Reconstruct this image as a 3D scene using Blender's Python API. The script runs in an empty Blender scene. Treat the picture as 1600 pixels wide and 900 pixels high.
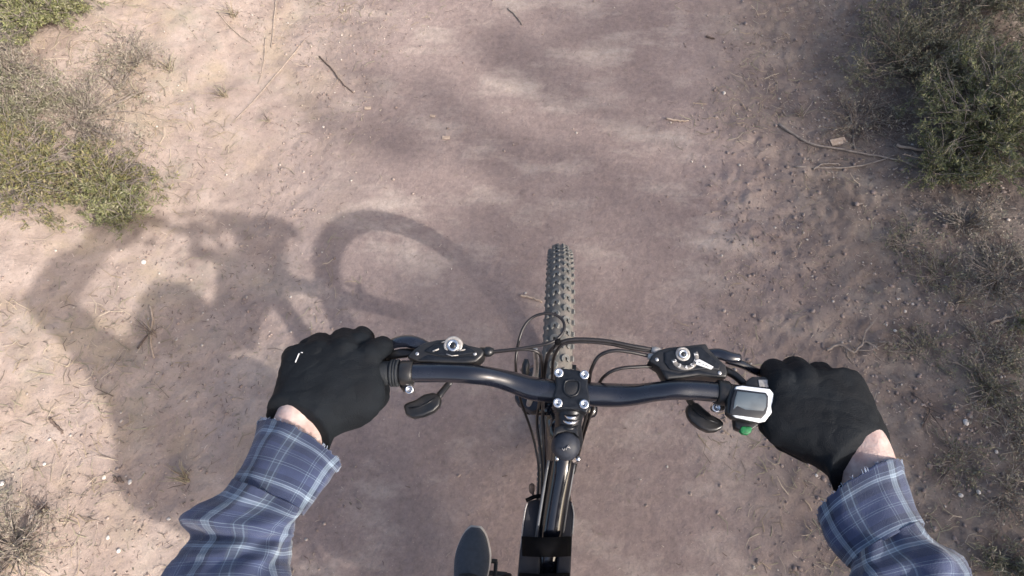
import bpy, bmesh, math, random
import numpy as np
from mathutils import Vector, Matrix, noise as mnoise
from mathutils.bvhtree import BVHTree
random.seed(7); rng = np.random.default_rng(7)
SC = bpy.context.scene; COL = SC.collection
R = math.radians

# ------------------------------------------------------------ camera, sky, sun, exposure
CAM = np.array([-.0287, -.4532, 1.875]); PITCH, TILT, ROLL, FPX = .4232, .0663, .0865, 902.0
_f = np.array([0, math.sin(PITCH), -math.cos(PITCH)]); _u = np.array([0, math.cos(PITCH), math.sin(PITCH)]); _r = np.array([1., 0, 0])
_r2 = math.cos(ROLL)*_r + math.sin(ROLL)*_u; _u2 = -math.sin(ROLL)*_r + math.cos(ROLL)*_u
_T = np.array([[math.cos(TILT), 0, math.sin(TILT)], [0, 1, 0], [-math.sin(TILT), 0, math.cos(TILT)]])
CR, CU, CF = _T@_r2, _T@_u2, _T@_f
cd = bpy.data.cameras.new('camera'); cam = bpy.data.objects.new('camera', cd); COL.objects.link(cam)
cd.sensor_width = 36; cd.lens = FPX*36/1600; cd.clip_start = .02; cd.clip_end = 500
cam.matrix_world = Matrix(((CR[0], CU[0], -CF[0], CAM[0]), (CR[1], CU[1], -CF[1], CAM[1]), (CR[2], CU[2], -CF[2], CAM[2]), (0, 0, 0, 1)))
SC.camera = cam
SUN = Vector((1.30, -.745, 1)).normalized()
W = bpy.data.worlds.new('World'); SC.world = W; W.use_nodes = True
nt = W.node_tree; bg = nt.nodes['Background']; sky = nt.nodes.new('ShaderNodeTexSky')
sky.sky_type = 'NISHITA'; sky.sun_disc = False; sky.sun_elevation = math.asin(SUN.z); sky.sun_rotation = math.atan2(SUN.x, SUN.y)
sky.dust_density = 5.0; sky.air_density = .9; sky.ozone_density = .5
nt.links.new(sky.outputs[0], bg.inputs[0]); bg.inputs[1].default_value = .15
sl = bpy.data.lights.new('sun', 'SUN'); sl.energy = 2.6; sl.angle = R(.9); sl.color = (1, .93, .86)
so = bpy.data.objects.new('sun', sl); COL.objects.link(so); so.rotation_euler = (-SUN).to_track_quat('-Z', 'Y').to_euler(); so.location = (8, -4, 6)
SC.view_settings.view_transform = 'Standard'; SC.view_settings.look = 'None'; SC.view_settings.gamma = 1
SC.view_settings.exposure = .90

# ------------------------------------------------------------ helpers
def ray(px, py):
    d = CF + CR*(px-800)/FPX - CU*(py-450)/FPX
    return d
def at(px, py, z):
    d = ray(px, py); t = (z-CAM[2])/d[2]; return Vector(CAM + d*t)
def mpp(px, py, z):      # metres per pixel there
    d = ray(px, py); t = (z-CAM[2])/d[2]; return t/FPX
def smooth(a, b, x):
    t = np.clip((x-a)/(b-a), 0, 1); return t*t*(3-2*t)
LEAN, STEER = .0126, .0169
AX = np.array([0, -.342, .94]); A0 = np.array([0, -.315, 1.065])
def B(X):
    X = np.asarray(X, float); c, s = math.cos(LEAN), math.sin(LEAN); return Vector((X[0]*c+X[2]*s, X[1], -X[0]*s+X[2]*c))
def S(X):
    v = np.asarray(X, float)-A0; t = STEER
    v = v*math.cos(t)+np.cross(AX, v)*math.sin(t)+AX*(AX@v)*(1-math.cos(t)); return B(A0+v)
def axis_at(z): return A0 + AX*(z-1.065)/.94

def me_obj(name, verts, faces, mat, parent=None, smooth_=True, loc=None, uv=None):
    me = bpy.data.meshes.new(name); me.from_pydata([tuple(v) for v in verts], [], faces); me.update()
    if uv is not None:
        l = me.uv_layers.new(name='UVMap'); vi = np.empty(len(me.loops), int); me.loops.foreach_get('vertex_index', vi)
        l.data.foreach_set('uv', np.asarray(uv)[vi].ravel())
    return link(name, me, mat, parent, smooth_, loc)
def link(name, me, mat, parent=None, smooth_=True, loc=None):
    if mat is not None: me.materials.append(mat)
    if smooth_ and len(me.polygons): me.polygons.foreach_set('use_smooth', [True]*len(me.polygons))
    o = bpy.data.objects.new(name, me); COL.objects.link(o)
    if parent is not None: o.parent = parent; o.matrix_parent_inverse = parent.matrix_basis.inverted()
    if loc is not None: o.location = loc
    return o
def tag(o, label=None, cat=None, group=None, kind=None):
    for k, v in (('label', label), ('category', cat), ('group', group), ('kind', kind)):
        if v: o[k] = v
    return o
def empty(name, loc, label=None, cat=None, group=None):
    o = bpy.data.objects.new(name, None); COL.objects.link(o); o.location = loc; o.empty_display_size = .05
    return tag(o, label, cat, group)

class MB:
    def __init__(s): s.v = []; s.f = []; s.uv = []
    def add(s, v, f, uv=None):
        n = len(s.v); s.v += [tuple(p) for p in v]; s.f += [tuple(i+n for i in q) for q in f]
        s.uv += list(uv) if uv is not None else [(0, 0)]*len(v); return s
    def tube(s, pts, r, n=12, cap=True, sub=0, flat=1.0, up=None):
        pts = [Vector(p) for p in pts]; rr = list(r) if hasattr(r, '__len__') else [r]*len(pts)
        if sub: pts, rr = crom(pts, rr, sub)
        V = []; F = []; prev = None
        for i, p in enumerate(pts):
            t = (pts[min(i+1, len(pts)-1)]-pts[max(i-1, 0)]).normalized()
            if prev is None:
                a = Vector(up) if up is not None else (Vector((0, 0, 1)) if abs(t.z) < .9 else Vector((0, 1, 0)))
            else: a = prev
            a = (a-t*a.dot(t)).normalized(); prev = a; b = t.cross(a)
            for k in range(n):
                th = 2*math.pi*k/n; V.append(p+a*math.cos(th)*rr[i]*flat+b*math.sin(th)*rr[i])
        for i in range(len(pts)-1):
            for k in range(n): F.append((i*n+k, i*n+(k+1) % n, (i+1)*n+(k+1) % n, (i+1)*n+k))
        if cap: F.append(tuple(range(n))[::-1]); F.append(tuple((len(pts)-1)*n+k for k in range(n)))
        return s.add(V, F)
    def lathe(s, c, axis, prof, n=20, up=None, cap=True):   # prof: (dist along axis, radius)
        c = Vector(c); t = Vector(axis).normalized()
        a = Vector(up) if up is not None else (Vector((0, 0, 1)) if abs(t.z) < .9 else Vector((0, 1, 0)))
        a = (a-t*a.dot(t)).normalized(); b = t.cross(a); V = []; F = []
        for h, r in prof:
            for k in range(n):
                th = 2*math.pi*k/n; V.append(c+t*h+(a*math.cos(th)+b*math.sin(th))*max(r, 1e-5))
        for i in range(len(prof)-1):
            for k in range(n): F.append((i*n+k, i*n+(k+1) % n, (i+1)*n+(k+1) % n, (i+1)*n+k))
        if cap: F.append(tuple(range(n))[::-1]); F.append(tuple((len(prof)-1)*n+k for k in range(n)))
        return s.add(V, F)
    def capsule(s, p0, r0, p1, r1, n=14, m=5):
        p0 = Vector(p0); p1 = Vector(p1); d = p1-p0; L = max(d.length, 1e-6); prof = []
        for i in range(m+1): a = math.pi/2*i/m; prof.append((-r0*math.cos(a), r0*math.sin(a)))
        for i in range(m+1): a = math.pi/2*i/m; prof.append((L+r1*math.sin(a), r1*math.cos(a)))
        return s.lathe(p0, d if L > 1e-5 else Vector((0, 0, 1)), prof, n)
    def chain(s, pts, n=14):
        for (p, r), (q, t) in zip(pts, pts[1:]): s.capsule(p, r, q, t, n)
        return s
    def box(s, c, sx, sy, sz, M=None):
        V = [Vector((x*sx/2, y*sy/2, z*sz/2)) for x in (-1, 1) for y in (-1, 1) for z in (-1, 1)]
        if M is not None: V = [M@v for v in V]
        V = [Vector(c)+v for v in V]
        return s.add(V, [(0, 1, 3, 2), (4, 6, 7, 5), (0, 4, 5, 1), (2, 3, 7, 6), (0, 2, 6, 4), (1, 5, 7, 3)])
    def build(s, name, mat, parent=None, smooth_=True, uv=False): return me_obj(name, s.v, s.f, mat, parent, smooth_, uv=s.uv if uv else None)

def crom(pts, rr, k):
    P = [pts[0]]+list(pts)+[pts[-1]]; Q = [rr[0]]+list(rr)+[rr[-1]]; o = []; q = []
    for i in range(1, len(P)-2):
        for j in range(k):
            t = j/k; f = lambda a, b, c, d: .5*((2*b)+(c-a)*t+(2*a-5*b+4*c-d)*t*t+(3*b-a-3*c+d)*t**3)
            o.append(f(P[i-1], P[i], P[i+1], P[i+2])); q.append(f(Q[i-1], Q[i], Q[i+1], Q[i+2]))
    o.append(pts[-1]); q.append(rr[-1]); return o, q
def evaluate(o):
    dg = bpy.context.evaluated_depsgraph_get(); me = bpy.data.meshes.new_from_object(o.evaluated_get(dg))
    old = o.data; o.modifiers.clear(); o.data = me; bpy.data.meshes.remove(old); me.name = o.name
    me.polygons.foreach_set('use_smooth', [True]*len(me.polygons)); return o
def remesh(o, vox, it=4, fac=.5):
    m = o.modifiers.new('r', 'REMESH'); m.mode = 'VOXEL'; m.voxel_size = vox; m.use_smooth_shade = True
    m = o.modifiers.new('s', 'SMOOTH'); m.factor = fac; m.iterations = it
    return evaluate(o)
def bevel(o, w, seg=2, ang=35):
    m = o.modifiers.new('b', 'BEVEL'); m.width = w; m.segments = seg; m.limit_method = 'ANGLE'; m.angle_limit = R(ang)
    evaluate(o)
    o.data.set_sharp_from_angle(angle=R(40)); return o
def prism_px(name, pts, ztop, thick, mat, parent, bev=.0015, dome=0, seg=2, ends=None):
    """outline given where the thing stands at height ztop; extruded down"""
    n = len(pts); V = []; zs = ends if ends else [ztop]*n
    for (x, y), z in zip(pts, zs): V.append(at(x, y, z))
    c = sum(V, Vector())/n; bot = [v+Vector((0, 0, -thick)) for v in V]
    top = V
    F = [tuple(range(n)), tuple(range(2*n-1, n-1, -1))]+[(i, n+i, n+(i+1) % n, (i+1) % n) for i in range(n)]
    o = me_obj(name, top+bot, F, mat, parent)
    bm = bmesh.new(); bm.from_mesh(o.data); bmesh.ops.recalc_face_normals(bm, faces=bm.faces)
    if dome:
        f = max(bm.faces, key=lambda f: f.calc_center_median().z)
        r = bmesh.ops.inset_region(bm, faces=[f], thickness=dome*1.4); 
        for v in f.verts: v.co.z += dome
    bm.to_mesh(o.data); bm.free()
    return bevel(o, bev, seg)

# ------------------------------------------------------------ materials
def mat(name, col, rough=.6, metal=0, var=0, vscale=20, bump=0, bscale=200, coat=0, col2=None, spec=.5, sheen=0, island=None, coord='Object'):
    m = bpy.data.materials.new(name); m.use_nodes = True; n = m.node_tree.nodes; l = m.node_tree.links; b = n['Principled BSDF']
    b.inputs['Roughness'].default_value = rough; b.inputs['Metallic'].default_value = metal; b.inputs['Specular IOR Level'].default_value = spec
    b.inputs['Coat Weight'].default_value = coat; b.inputs['Coat Roughness'].default_value = .08; b.inputs['Sheen Weight'].default_value = sheen
    b.inputs['Base Color'].default_value = (*col, 1); tc = n.new('ShaderNodeTexCoord')
    src = None
    if var or col2:
        t = n.new('ShaderNodeTexNoise'); t.inputs['Scale'].default_value = vscale; t.inputs['Detail'].default_value = 6; l.new(tc.outputs[coord], t.inputs['Vector'])
        r = n.new('ShaderNodeValToRGB'); r.color_ramp.elements[0].position = .35; r.color_ramp.elements[1].position = .65
        c2 = col2 if col2 else tuple(c*(1+var) for c in col); c1 = col if col2 else tuple(c*(1-var) for c in col)
        r.color_ramp.elements[0].color = (*c1, 1); r.color_ramp.elements[1].color = (*c2, 1)
        l.new(t.outputs['Fac'], r.inputs['Fac']); l.new(r.outputs[0], b.inputs['Base Color'])
        rr = n.new('ShaderNodeMapRange'); rr.inputs['To Min'].default_value = max(0, rough-.12); rr.inputs['To Max'].default_value = min(1, rough+.15)
        l.new(t.outputs['Fac'], rr.inputs['Value']); l.new(rr.outputs[0], b.inputs['Roughness'])
    if island:
        g = n.new('ShaderNodeNewGeometry'); r = n.new('ShaderNodeValToRGB'); r.color_ramp.elements.remove(r.color_ramp.elements[1])
        for i, (p, c) in enumerate(island):
            e = r.color_ramp.elements[0] if i == 0 else r.color_ramp.elements.new(p)
            e.position = p; e.color = (*c, 1)
        l.new(g.outputs['Random Per Island'], r.inputs['Fac']); l.new(r.outputs[0], b.inputs['Base Color'])
    if bump:
        t = n.new('ShaderNodeTexNoise'); t.inputs['Scale'].default_value = bscale; t.inputs['Detail'].default_value = 4; l.new(tc.outputs[coord], t.inputs['Vector'])
        u = n.new('ShaderNodeBump'); u.inputs['Strength'].default_value = bump; u.inputs['Distance'].default_value = .002
        l.new(t.outputs['Fac'], u.inputs['Height']); l.new(u.outputs[0], b.inputs['Normal'])
    return m
M = {}
M['gloss'] = mat('gloss_black_paint', (.005, .006, .010), .12, 0, var=.15, vscale=60, coat=.0, spec=.9)
M['bar'] = mat('black_anodised_bar', (.009, .011, .019), .24, .15, var=.12, vscale=30, coat=.5, spec=.7)
M['plastic'] = mat('black_plastic', (.008, .0095, .012), .34, 0, col2=(.022, .021, .021), vscale=45, bump=.1, bscale=900)
M['stem'] = mat('stem_black', (.010, .012, .016), .33, .2, var=.3, vscale=140, bump=.06, bscale=700)
M['rubber'] = mat('grip_rubber', (.012, .015, .019), .75, 0, var=.25, vscale=90, bump=.25, bscale=700)
M['cap'] = mat('matt_cap', (.018, .022, .033), .6, 0, var=.25, vscale=150, bump=.15, bscale=800)
M['chrome'] = mat('bright_steel', (.75, .75, .76), .25, 1, var=.15, vscale=200)
M['alloy'] = mat('alloy', (.5, .5, .5), .4, .9, var=.2, vscale=100)
M['white'] = mat('white_print', (.7, .7, .7), .5, 0, var=.12, vscale=300)
M['dial'] = mat('dial_grey', (.38, .36, .34), .4, .3, var=.2, vscale=300)
M['greycable'] = mat('grey_cable', (.10, .105, .115), .4, 0, var=.2)
M['bezel'] = mat('computer_bezel', (.72, .75, .78), .35, 0, var=.08, vscale=150, bump=.04)
M['lcd'] = mat('lcd_grey', (.075, .095, .11), .15, 0, var=.2, vscale=40, coat=.6)
M['lcdrim'] = mat('lcd_frame_black', (.012, .013, .016), .3, 0, coat=.3, var=.2)
M['green'] = mat('green_rubber_button', (.01, .16, .05), .55, 0, var=.3, vscale=300)
M['cable'] = mat('cable_housing', (.016, .014, .015), .38, 0, var=.3, vscale=100)
M['tyre'] = mat('dusty_tyre', (.095, .095, .09), .9, 0, col2=(.17, .15, .135), vscale=40, bump=.4, bscale=400)
M['knob'] = mat('dusty_tread_rubber', (.10, .105, .105), .85, 0, col2=(.175, .17, .16), vscale=90, bump=.4, bscale=500)
M['glove'] = mat('knit_glove', (.0045, .0062, .009), .7, 0, col2=(.0085, .0115, .0155), vscale=28, bump=.8, bscale=800, spec=.19)
M['skin'] = mat('skin', (.42, .29, .26), .6, 0, col2=(.56, .44, .405), vscale=70, bump=.4, bscale=350)
M['skin'].node_tree.nodes['Principled BSDF'].inputs['Subsurface Weight'].default_value = .08
M['skin'].node_tree.nodes['Principled BSDF'].inputs['Subsurface Radius'].default_value = (.01, .004, .002)
M['thread'] = mat('frayed_thread', (.35, .40, .50), .9, 0, var=.3)
M['bag'] = mat('bag_nylon', (.007, .009, .019), .6, 0, col2=(.020, .020, .026), vscale=50, bump=.5, bscale=1300)
M['strap'] = mat('webbing_black', (.003, .003, .004), .85, 0, var=.4, vscale=150, bump=.6, bscale=1500, spec=.12)
M['shoe'] = mat('shoe_knit', (.026, .036, .052), .85, 0, col2=(.038, .05, .07), vscale=120, bump=.7, bscale=1100, sheen=.15)
M['sole'] = mat('shoe_sole', (.42, .40, .38), .7, 0, var=.15)
M['trouser'] = mat('dark_trousers', (.03, .033, .04), .85, 0, var=.3, vscale=30, bump=.4)
M['helmet'] = mat('helmet', (.03, .03, .035), .35, 0, var=.2)
M['bark'] = mat('bark', (.13, .10, .08), .9, 0, col2=(.24, .20, .17), vscale=60, bump=.7, bscale=200)
M['greystem'] = mat('dry_grey_stem', (.17, .14, .12), .9, 0, col2=(.29, .25, .22), vscale=70, bump=.5, bscale=300)
M['tanstem'] = mat('dry_tan_stem', (.34, .26, .20), .9, 0, col2=(.45, .36, .29), vscale=80, bump=.4, bscale=300)
M['drystalk'] = mat('dry_stalk', (.26, .21, .17), .9, 0, col2=(.36, .30, .25), vscale=80)
M['darkstem'] = mat('dark_twig', (.08, .055, .045), .9, 0, col2=(.16, .12, .10), vscale=80, bump=.4, bscale=300)
M['stone'] = mat('pale_stone', (.50, .46, .42), .8, 0, col2=(.66, .62, .57), vscale=120, bump=.5, bscale=300)
def leafmat(name, cols): 
    m = mat(name, cols[0], .6, island=[(i/len(cols), c) for i, c in enumerate(cols)], spec=.3)
    return m
M['leaf_green'] = leafmat('leaf_green', [(.11, .13, .06), (.18, .195, .08), (.13, .14, .08), (.26, .265, .11), (.25, .235, .16)])
M['leaf_yellow'] = leafmat('leaf_yellow', [(.16, .16, .06), (.22, .20, .085), (.14, .15, .07), (.27, .23, .12), (.20, .17, .12), (.12, .13, .07)])
M['leaf_grey'] = leafmat('leaf_grey', [(.21, .20, .15), (.27, .245, .19), (.16, .155, .11), (.32, .28, .23)])
M['leaf_olive'] = leafmat('leaf_olive', [(.13, .135, .08), (.17, .17, .10), (.20, .185, .13), (.11, .115, .07), (.25, .235, .175)])
M['straw'] = leafmat('straw', [(.34, .27, .18), (.24, .19, .13), (.46, .39, .30), (.12, .09, .075), (.27, .25, .17)])
M['litter'] = leafmat('litter', [(.10, .07, .06), (.24, .18, .15), (.08, .055, .05), (.50, .42, .36), (.17, .13, .11), (.34, .27, .23), (.22, .20, .14)])
M['gravel'] = leafmat('gravel', [(.30, .23, .20), (.22, .165, .145), (.38, .31, .27), (.26, .20, .175), (.52, .47, .42), (.20, .15, .13), (.30, .24, .21)])
M['clod'] = leafmat('clod', [(.21, .165, .15), (.245, .195, .175), (.19, .15, .135), (.28, .225, .20)])
def plaid(name, ku, kv, dark=1.0):
    m = mat(name, (.1, .13, .2), .85, bump=.5, bscale=900, sheen=.2, spec=.25); n = m.node_tree.nodes; l = m.node_tree.links; b = n['Principled BSDF']
    uv = n.new('ShaderNodeUVMap'); sp = n.new('ShaderNodeSeparateXYZ')
    wob = n.new('ShaderNodeTexNoise'); wob.inputs['Scale'].default_value = 3; l.new(uv.outputs[0], wob.inputs['Vector'])
    mix = n.new('ShaderNodeMix'); mix.data_type = 'VECTOR'; mix.inputs['Factor'].default_value = .045; l.new(uv.outputs[0], mix.inputs['A']); l.new(wob.outputs['Color'], mix.inputs['B'])
    l.new(mix.outputs['Result'], sp.inputs[0])
    def ramp(out, k, off, stops):
        a = n.new('ShaderNodeMath'); a.operation = 'MULTIPLY_ADD'; a.inputs[1].default_value = k; a.inputs[2].default_value = off; l.new(out, a.inputs[0])
        f = n.new('ShaderNodeMath'); f.operation = 'FRACT'; l.new(a.outputs[0], f.inputs[0])
        r = n.new('ShaderNodeValToRGB'); r.color_ramp.interpolation = 'CONSTANT'; r.color_ramp.elements.remove(r.color_ramp.elements[1])
        for i, (p, c) in enumerate(stops):
            e = r.color_ramp.elements[0] if i == 0 else r.color_ramp.elements.new(p)
            e.position = p; e.color = (c[0], c[1], c[2], 1)
        l.new(f.outputs[0], r.inputs['Fac']); return r
    N = (.040, .054, .112); D = (.021, .029, .058); G = (.062, .080, .122); L = (.17, .225, .29); Wt = (.30, .37, .45)
    su = [(0, N), (.16, G), (.19, L), (.205, G), (.27, L), (.285, G), (.31, N), (.50, D), (.56, Wt), (.57, L), (.60, L), (.615, Wt), (.625, L), (.665, Wt), (.675, N), (.80, N), (.83, L), (.838, N), (.87, L), (.878, N)]
    sv = [(0, N), (.10, L), (.112, N), (.15, L), (.162, N), (.34, D), (.46, L), (.472, G), (.53, Wt), (.55, L), (.58, Wt), (.595, G), (.66, D), (.80, N), (.88, L), (.89, N), (.93, L), (.94, N)]
    ru = ramp(sp.outputs[0], ku, .07, su); rv = ramp(sp.outputs[1], kv, .12, sv)
    mx = n.new('ShaderNodeMix'); mx.data_type = 'RGBA'; mx.inputs['Factor'].default_value = .5; l.new(ru.outputs[0], mx.inputs['A']); l.new(rv.outputs[0], mx.inputs['B'])
    # worn, slightly mottled cloth
    t = n.new('ShaderNodeTexNoise'); t.inputs['Scale'].default_value = 30; t.inputs['Detail'].default_value = 6
    tc = n.new('ShaderNodeTexCoord'); l.new(tc.outputs['Object'], t.inputs['Vector'])
    mr = n.new('ShaderNodeMapRange'); mr.inputs['From Min'].default_value = .3; mr.inputs['From Max'].default_value = .7; mr.inputs['To Min'].default_value = .8; mr.inputs['To Max'].default_value = 1.25; l.new(t.outputs['Fac'], mr.inputs['Value'])
    mu = n.new('ShaderNodeVectorMath'); mu.operation = 'SCALE'; l.new(mx.outputs['Result'], mu.inputs[0]); l.new(mr.outputs[0], mu.inputs['Scale'])
    l.new(mu.outputs[0], b.inputs['Base Color'])
    return m
M['plaid'] = plaid('plaid_flannel', 4.5, 12.0); M['plaid_cuff'] = plaid('plaid_flannel_cuff', 4.0, 9.0)

# ------------------------------------------------------------ terrain
def vnoise(x, y, sc, seed=0):
    x = np.asarray(x)*sc+seed*17.3+1000; y = np.asarray(y)*sc+seed*9.1+1000
    xi = np.floor(x).astype(np.int64); yi = np.floor(y).astype(np.int64); fx = x-xi; fy = y-yi; fx = fx*fx*(3-2*fx); fy = fy*fy*(3-2*fy)
    def h(a, b):
        v = (a*374761393+b*668265263+seed*974711) & 0xffffffff; v = ((v ^ (v >> 13))*1274126177) & 0xffffffff; return ((v ^ (v >> 16)) & 0xffff)/65535.
    return (h(xi, yi)*(1-fx)+h(xi+1, yi)*fx)*(1-fy)+(h(xi, yi+1)*(1-fx)+h(xi+1, yi+1)*fx)*fy-.5
def rough_l(x, y): return smooth(-.55, -1.1, x+.12*np.sin(y*2.1)+vnoise(x, y, 3, 5)*.3)
def rough_r(x, y): return smooth(.45, .85, x+.10*np.sin(y*1.7+1)+vnoise(x, y, 3, 6)*.3)
def hgt(x, y):
    x = np.asarray(x, float); y = np.asarray(y, float)
    h = BANK*smooth(-.95, -2.3, x)+.10*smooth(.9, 2.2, x)
    h = h+.6*smooth(-2.2, -14, x)+.5*smooth(2.2, 14, x)
    rl, rr = rough_l(x, y), rough_r(x, y); edge = np.maximum(rl, rr); clod = smooth(.55, .8, x+vnoise(x, y, 2.5, 9)*.3)*smooth(1.75, 1.3, x)
    near = smooth(9, 4, np.hypot(x, y))
    h = h+vnoise(x, y, 1.3, 1)*.03*(.25+edge)+vnoise(x, y, 5, 2)*.012*(.2+edge)
    h = h+near*(vnoise(x, y, 14, 3)*(.0015+.006*edge+.003*clod)+vnoise(x, y, 34, 4)*(.0006+.004*edge+.005*clod)+vnoise(x, y, 75, 8)*(.0005+.0035*edge+.007*clod*(vnoise(x, y, 6, 12) > -.1)))
    return h
BANK = .30
def hz(x, y): return float(hgt(x, y))
def gnd(px, py, dz=0):
    d = ray(px, py); z = 0.0
    for _ in range(25):
        t = (z-CAM[2])/d[2]; p = CAM+d*t; z = .5*z+.5*hz(p[0], p[1])
    return Vector((p[0], p[1], hz(p[0], p[1])+dz))
def axis_coords(lo, hi, step, far):
    a = list(np.arange(lo, hi, step)); s = step; v = hi
    while v < far: a.append(v); s *= 1.22; v += s
    a.append(far); s = step; v = lo
    b = []
    while v > -far: s *= 1.22; v -= s; b.append(max(v, -far))
    return np.array(b[::-1]+a)
gx = axis_coords(-2.6, 2.6, .0115, 90); gy = axis_coords(-1.0, 2.4, .0115, 90)
X, Y = np.meshgrid(gx, gy); Z = hgt(X, Y); nx, ny = len(gx), len(gy)
V = np.stack([X.ravel(), Y.ravel(), Z.ravel()], 1)
idx = np.arange(nx*ny).reshape(ny, nx); F = np.stack([idx[:-1, :-1].ravel(), idx[:-1, 1:].ravel(), idx[1:, 1:].ravel(), idx[1:, :-1].ravel()], 1)
def big_mesh(name, V, F):
    me = bpy.data.meshes.new(name); k = F.shape[1]
    me.vertices.add(len(V)); me.vertices.foreach_set('co', np.asarray(V, np.float32).ravel())
    me.loops.add(F.size); me.loops.foreach_set('vertex_index', F.astype(np.int32).ravel())
    me.polygons.add(len(F)); me.polygons.foreach_set('loop_start', np.arange(0, F.size, k, dtype=np.int32)); me.polygons.foreach_set('loop_total', np.full(len(F), k, np.int32))
    me.update(calc_edges=True); me.validate(); return me
def ground_mat():
    m = bpy.data.materials.new('dusty_trail_soil'); m.use_nodes = True; n = m.node_tree.nodes; l = m.node_tree.links; b = n['Principled BSDF']; b.inputs['Roughness'].default_value = .95; b.inputs['Specular IOR Level'].default_value = .2
    tc = n.new('ShaderNodeTexCoord'); P = tc.outputs['Object']
    def noise(sc, det=5, rough=.55, vec=None, stretch=None):
        t = n.new('ShaderNodeTexNoise'); t.inputs['Scale'].default_value = sc; t.inputs['Detail'].default_value = det; t.inputs['Roughness'].default_value = rough
        if stretch:
            mp = n.new('ShaderNodeMapping'); mp.inputs['Scale'].default_value = stretch; l.new(P, mp.inputs[0]); l.new(mp.outputs[0], t.inputs['Vector'])
        else: l.new(P, t.inputs['Vector'])
        return t.outputs['Fac']
    def ramp(src, stops):
        r = n.new('ShaderNodeValToRGB'); r.color_ramp.elements.remove(r.color_ramp.elements[1])
        for i, (p, c) in enumerate(stops):
            e = r.color_ramp.elements[0] if i == 0 else r.color_ramp.elements.new(p)
            e.position = p; e.color = (*c, 1) if len(c) == 3 else c
        l.new(src, r.inputs['Fac']); return r.outputs[0]
    def mixc(f, a, bb, mode='MIX'):
        x = n.new('ShaderNodeMix'); x.data_type = 'RGBA'; x.blend_type = mode
        if isinstance(f, float): x.inputs['Factor'].default_value = f
        else: l.new(f, x.inputs['Factor'])
        for i, s in (('A', a), ('B', bb)):
            if isinstance(s, tuple): x.inputs[i].default_value = (*s, 1)
            else: l.new(s, x.inputs[i])
        return x.outputs['Result']
    g = lambda v: (v, v, v)
    base = ramp(noise(2.2, 9, .68), [(.3, (.215, .165, .153)), (.5, (.262, .205, .188)), (.7, (.325, .26, .235))])
    # pale dust swept over the packed surface, a bit stretched across the trail
    dust = ramp(noise(3.0, 7, .6, stretch=(.8, 1.7, 1)), [(.50, g(0)), (.66, g(1))])
    base = mixc(dust, base, (.39, .325, .285))
    damp = ramp(noise(1.6, 5, .6, stretch=(1, 1.5, 1)), [(.48, g(0)), (.68, g(.45))])
    base = mixc(damp, base, (.195, .15, .14))
    fine = ramp(noise(45, 8, .8), [(.3, g(.74)), (.5, g(1)), (.72, g(1.25))])
    base = mixc(1.0, base, fine, 'MULTIPLY')
    # sides: paler crumbly left verge, darker brown-purple right verge
    sx = n.new('ShaderNodeSeparateXYZ'); l.new(P, sx.inputs[0])
    wob = n.new('ShaderNodeMath'); wob.operation = 'MULTIPLY_ADD'; wob.inputs[1].default_value = .7; l.new(noise(1.8, 6), wob.inputs[0]); l.new(sx.outputs[0], wob.inputs[2])
    mr = n.new('ShaderNodeMapRange'); mr.inputs['From Min'].default_value = -.35; mr.inputs['From Max'].default_value = -1.1; l.new(wob.outputs[0], mr.inputs['Value'])
    left = ramp(noise(9, 8, .7), [(.3, (.24, .19, .165)), (.5, (.325, .262, .228)), (.7, (.41, .34, .30))])
    moss = ramp(noise(5.0, 7, .65), [(.5, g(0)), (.63, g(.55))]); left = mixc(moss, left, (.33, .27, .19))
    moss2 = ramp(noise(4.1, 7, .7, stretch=(1.3, 1, 1)), [(.53, g(0)), (.66, g(.5))]); left = mixc(moss2, left, (.25, .235, .195))
    speck = ramp(noise(95, 4, .8), [(.3, g(.62)), (.42, g(1)), (.64, g(1.0)), (.75, g(1.3))]); left = mixc(1.0, left, speck, 'MULTIPLY')
    base = mixc(mr.outputs[0], base, left)
    mr2 = n.new('ShaderNodeMapRange'); mr2.inputs['From Min'].default_value = .85; mr2.inputs['From Max'].default_value = 1.45; l.new(wob.outputs[0], mr2.inputs['Value'])
    right = ramp(noise(8, 9, .72), [(.3, (.12, .094, .084)), (.5, (.175, .142, .124)), (.68, (.25, .212, .18))])
    speck2 = ramp(noise(80, 5, .8), [(.28, g(.5)), (.42, g(.95)), (.6, g(1.05)), (.74, g(1.45))]); right = mixc(1.0, right, speck2, 'MULTIPLY')
    base = mixc(mr2.outputs[0], base, right)
    # grit flecks
    vo = n.new('ShaderNodeTexVoronoi'); vo.inputs['Scale'].default_value = 150; l.new(P, vo.inputs['Vector'])
    fl = ramp(vo.outputs['Distance'], [(.10, g(1)), (.2, g(0))]); sepc = n.new('ShaderNodeSeparateColor'); l.new(vo.outputs['Color'], sepc.inputs[0])
    pick = ramp(sepc.outputs[0], [(.86, g(0)), (.90, g(.7))]); fx = n.new('ShaderNodeMath'); fx.operation = 'MULTIPLY'; l.new(fl, fx.inputs[0]); l.new(pick, fx.inputs[1])
    base = mixc(fx.outputs[0], base, (.52, .46, .40))
    pick2 = ramp(sepc.outputs[1], [(.84, g(0)), (.88, g(.6))]); fx2 = n.new('ShaderNodeMath'); fx2.operation = 'MULTIPLY'; l.new(fl, fx2.inputs[0]); l.new(pick2, fx2.inputs[1])
    base = mixc(fx2.outputs[0], base, (.10, .075, .065))
    l.new(base, b.inputs['Base Color'])
    bp = n.new('ShaderNodeBump'); bp.inputs['Strength'].default_value = .55; bp.inputs['Distance'].default_value = .006; l.new(noise(110, 8, .75), bp.inputs['Height'])
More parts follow.
